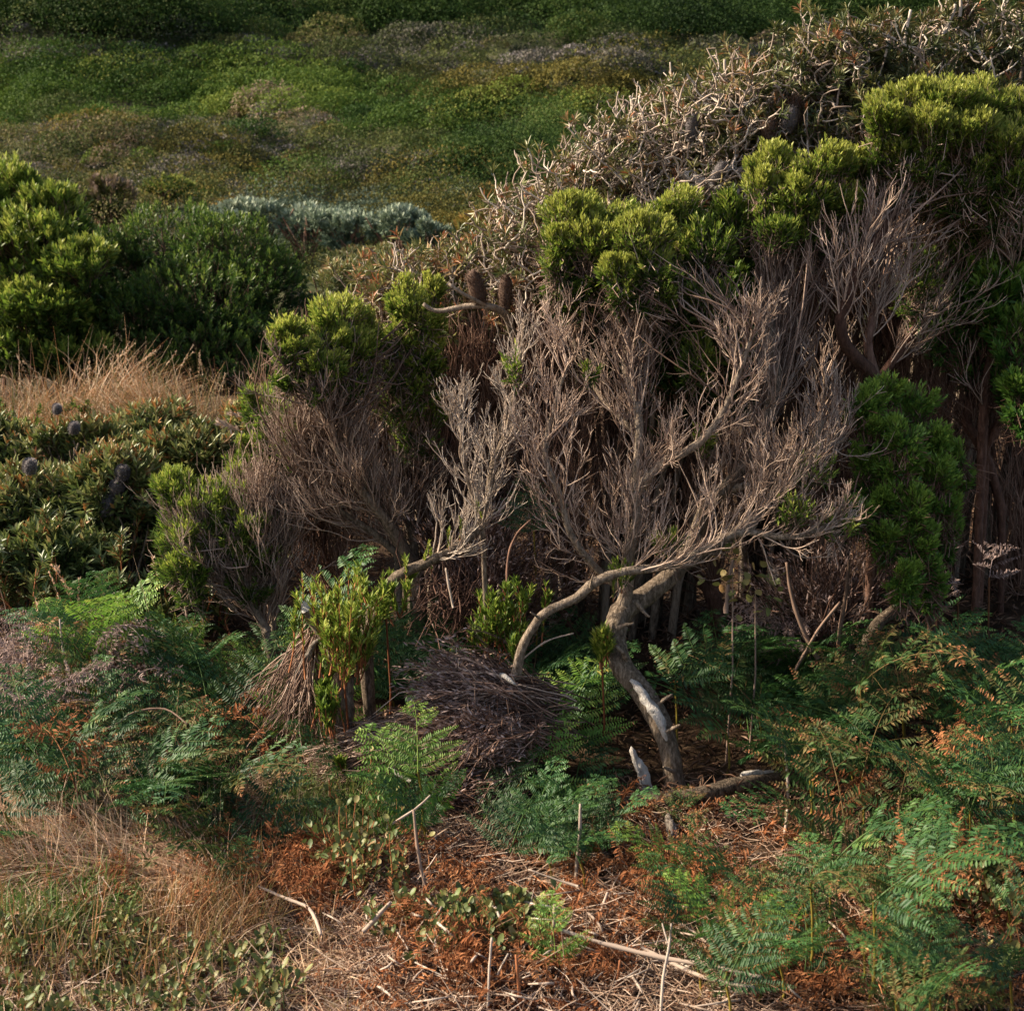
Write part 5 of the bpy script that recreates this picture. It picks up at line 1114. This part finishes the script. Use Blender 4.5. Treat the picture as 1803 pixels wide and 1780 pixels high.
def stick(label, pts, mat='twig_pale', name='dead_stick', cat='stick', group=None, v=.7, twig=None):
    """pts (px,py,height above ground in m, rpx)"""
    g = Geo(); out = []
    for (x, y, h, r) in pts:
        # find depth where the ray is h above the ground
        ys = np.linspace(2.2, 6, 500); p = P(np.full(500, x), np.full(500, y), ys); dz = p[:, 2] - ground(p[:, 0], p[:, 1]) - h
        i = int(np.argmax(dz < 0)) if (dz < 0).any() else 499; out.append((x, y, ys[i], r))
    limb(g, [(x, y, Y_, r * .82) for (x, y, Y_, r) in out], v - .15, 7, .14)
    if twig:
        limb(g, [(x, y, out[min(1, len(out) - 1)][2], r) for (x, y, r) in twig], v, 5, .1)
    return single(g, name, M[mat], label, cat, None, group)
def vstick(label, pts, Y, mat='twig_pale', group=None, v=.7, name='dead_stick'):
    if pts[0][1] > 1400 and not name == 'dead_stalk' and 'fork' not in label[:16]: Y = float(ray_ground(np.array([pts[0][0]]), np.array([pts[0][1]]))[0][1]) - .01
    g = Geo(); limb(g, [(x, y, Y + .02 * i, r * .8) for i, (x, y, r) in enumerate(pts)], v - .15, 6, .14); return single(g, name, M[mat], label, 'stick', None, group)
stick('long pale stick lying diagonally across the lower right litter', [(985, 1636, .09, 4), (1060, 1660, .08, 5), (1150, 1682, .08, 6), (1250, 1700, .08, 5), (1340, 1720, .08, 4)])
stick('second pale stick running right towards the corner', [(1130, 1668, .07, 4), (1240, 1720, .07, 5), (1330, 1738, .07, 4)])
vstick('grey forked tall stick standing in the centre litter', [(1105, 1690, 4.5), (1075, 1640, 5), (1045, 1605, 5), (1018, 1560, 4.5), (1015, 1530, 4), (1020, 1470, 4), (1022, 1415, 3)], 3.25)
vstick('forked short side twig off the tall grey stick', [(1018, 1560, 3), (985, 1550, 2.5), (930, 1530, 2)], 2.95)
vstick('pale stick leaning up to the right in the centre litter', [(1030, 1640, 4), (1055, 1610, 4.5), (1070, 1570, 3)], 3.1)
vstick('pale upright stick left of the leaning one', [(970, 1680, 4.5), (974, 1640, 4.5), (977, 1592, 4)], 3.0)
vstick('slim white forked stick at the lower centre right', [(1163, 1790, 3.5), (1168, 1720, 3.5), (1178, 1665, 3), (1182, 1625, 2)], 2.68, v=.9)
vstick('forked tip twig on the slim white stick', [(1176, 1660, 2), (1170, 1640, 1.8), (1166, 1625, 1.2)], 2.67, v=.9)
vstick('white upright stick at the bottom centre', [(858, 1790, 3.2), (862, 1700, 3), (866, 1650, 2.5)], 2.8, v=.9)
vstick('leaning white stick at the bottom centre', [(868, 1770, 3), (875, 1720, 3), (895, 1678, 2)], 2.85, v=.9)
vstick('rust-red upright stalk at the bottom centre', [(918, 1790, 4.5), (912, 1720, 4), (908, 1680, 3)], 2.8, 'red_twig')
vstick('orange upright stalk at the bottom right of centre', [(1075, 1790, 4), (1085, 1740, 4), (1092, 1690, 3)], 2.8, 'red_twig')
stick('pale curved twig lying below the fallen rust ferns', [(455, 1560, .07, 2), (500, 1580, .07, 3.5), (545, 1600, .07, 4), (565, 1645, .07, 4)])
stick('pale short stick lying between the rust ferns', [(385, 1528, .08, 3), (420, 1520, .08, 3.5), (455, 1508, .09, 3)])
stick('thick pale stick angled in the middle of the litter', [(640, 1640, .05, 5), (665, 1612, .08, 5.5), (688, 1588, .10, 4)])
vstick('grey stem leaning before the dark hollow', [(765, 1605, 4), (745, 1545, 4), (735, 1490, 4), (728, 1425, 3)], 3.4, 'twig')
vstick('thin fork crossing the hollow under the heap', [(690, 1450, 2.5), (730, 1425, 3), (758, 1400, 2)], 3.4)
stick('grey stick among the straw at the left', [(175, 1602, .03, 4), (205, 1590, .03, 4), (235, 1580, .03, 3)], 'twig')
vstick('small pale stub upright in the straw', [(285, 1555, 3), (292, 1530, 3), (296, 1510, 2)], 3.35)
vstick('white upright stick in front of the right ferns', [(1388, 1420, 3.5), (1387, 1370, 4), (1380, 1305, 2.5)], 3.7, v=.9)
vstick('lower pale part of a standing stick in the right ferns', [(1378, 1500, 3), (1384, 1450, 3.5), (1386, 1425, 3)], 3.6, v=.8)
vstick('pale forked stick in the lower right ferns', [(1640, 1700, 3), (1630, 1630, 3.5), (1625, 1570, 4), (1628, 1545, 3)], 3.2, v=.8)
vstick('thin branch of the pale forked stick', [(1626, 1570, 2.5), (1605, 1540, 2), (1590, 1515, 1.5)], 3.2, v=.8)
vstick('long grey branch arching down from the right edge', [(1840, 1490, 6), (1770, 1525, 6), (1710, 1575, 6), (1680, 1630, 5), (1650, 1690, 4)], 3.2, 'twig', v=.4)
vstick('reddish curved branch below the grey one at right', [(1740, 1560, 4), (1700, 1600, 5), (1670, 1660, 5), (1655, 1720, 5), (1620, 1790, 4)], 3.1, 'red_twig')
vstick('pale stem standing in the dark hollow right of the trunk', [(1278, 1080, 5), (1282, 1030, 4.5), (1290, 985, 4)], 4.1, 'twig')
vstick('long grey stem leaning left in the dark hollow', [(1440, 1160, 5), (1410, 1100, 5), (1392, 1040, 4), (1385, 990, 3)], 4.3, 'twig', v=.6)
vstick('upright grey stem in the dark hollow', [(1472, 1190, 5), (1478, 1120, 5), (1490, 1040, 4), (1495, 985, 3)], 4.3, 'twig', v=.5)
vstick('crossing grey stem in the dark hollow', [(1400, 1180, 3), (1440, 1110, 3), (1480, 1060, 3)], 4.28, 'twig', v=.6)
vstick('short pale stick angled by the bleached fork', [(1490, 1200, 4), (1505, 1160, 4), (1515, 1130, 3)], 4.2, 'twig', v=.9)
g = Geo(); limb(g, [(1515, 1200, 4.2, 14), (1520, 1150, 4.22, 12), (1545, 1100, 4.25, 11), (1590, 1065, 4.3, 9), (1640, 1050, 4.35, 7)], .4, 9, .08)
single(g, 'arching_branch', M['bark'], 'thick grey arching branch rising from the right fern bank', 'branch')
stick('grey twisted root crossing the left fern bank', [(170, 1285, .20, 2), (200, 1278, .21, 2.5), (235, 1255, .23, 3), (290, 1248, .24, 2), (330, 1275, .22, 1.4)], 'twig', v=.5)
vstick('pale thin dead stem standing in the grey bracken', [(125, 1195, 2.5), (112, 1150, 3), (105, 1090, 2)], 4.2, v=.8)
vstick('thin peeling stem hanging behind the brush heap', [(798, 1070, 2.5), (790, 1030, 3), (785, 1000, 2)], 4.1, v=.8)
vstick('thin arching brown stem in the central gap', [(893, 1030, 3), (895, 980, 3), (910, 940, 2.5), (935, 915, 2)], 4.2, 'twig_dark')
vstick('thin pale stem leaning right across the orange-stemmed shrub', [(915, 1165, 2), (960, 1130, 2), (1010, 1115, 1.5)], 4.0)
vstick('thin dry stem leaning in the rust litter at right of centre', [(1150, 1570, 2), (1120, 1540, 2), (1088, 1508, 1.5)], 3.4, v=.8)
# many smaller pale stems
for i in range(80):
    x = rnd.choice([rnd.uniform(600, 1400), rnd.uniform(560, 1500)]); y = rnd.uniform(1560, 1780); a_ = rnd.uniform(0, 3.14); L = rnd.uniform(25, 95); r = rnd.uniform(1.6, 3.2)
    stick('small bleached stem lying in the rust litter', [(x, y, .03, r), (x + math.cos(a_) * L * .5 + rnd.uniform(-5, 5), y + math.sin(a_) * L * .25, rnd.uniform(.04, .08), r), (x + math.cos(a_) * L, y + math.sin(a_) * L * .5, .05, r * .7)], group='small bleached stems in the litter', v=rnd.uniform(.5, 1))
for i in range(30):
    x = rnd.uniform(20, 1780); y = rnd.uniform(1560, 1790); h = rnd.uniform(25, 60); Yb = float(ray_ground(np.array([x]), np.array([y]))[0][1])
    vstick('short upright dead stalk standing in the litter', [(x, y + 4, 2.8), (x + rnd.uniform(-6, 6), y - h * .5, 2.5), (x + rnd.uniform(-14, 14), y - h, 1.6)], Yb, rnd.choice(['red_twig', 'twig', 'twig_pale', 'red_twig']), 'short upright dead stalks', .5, 'dead_stalk')
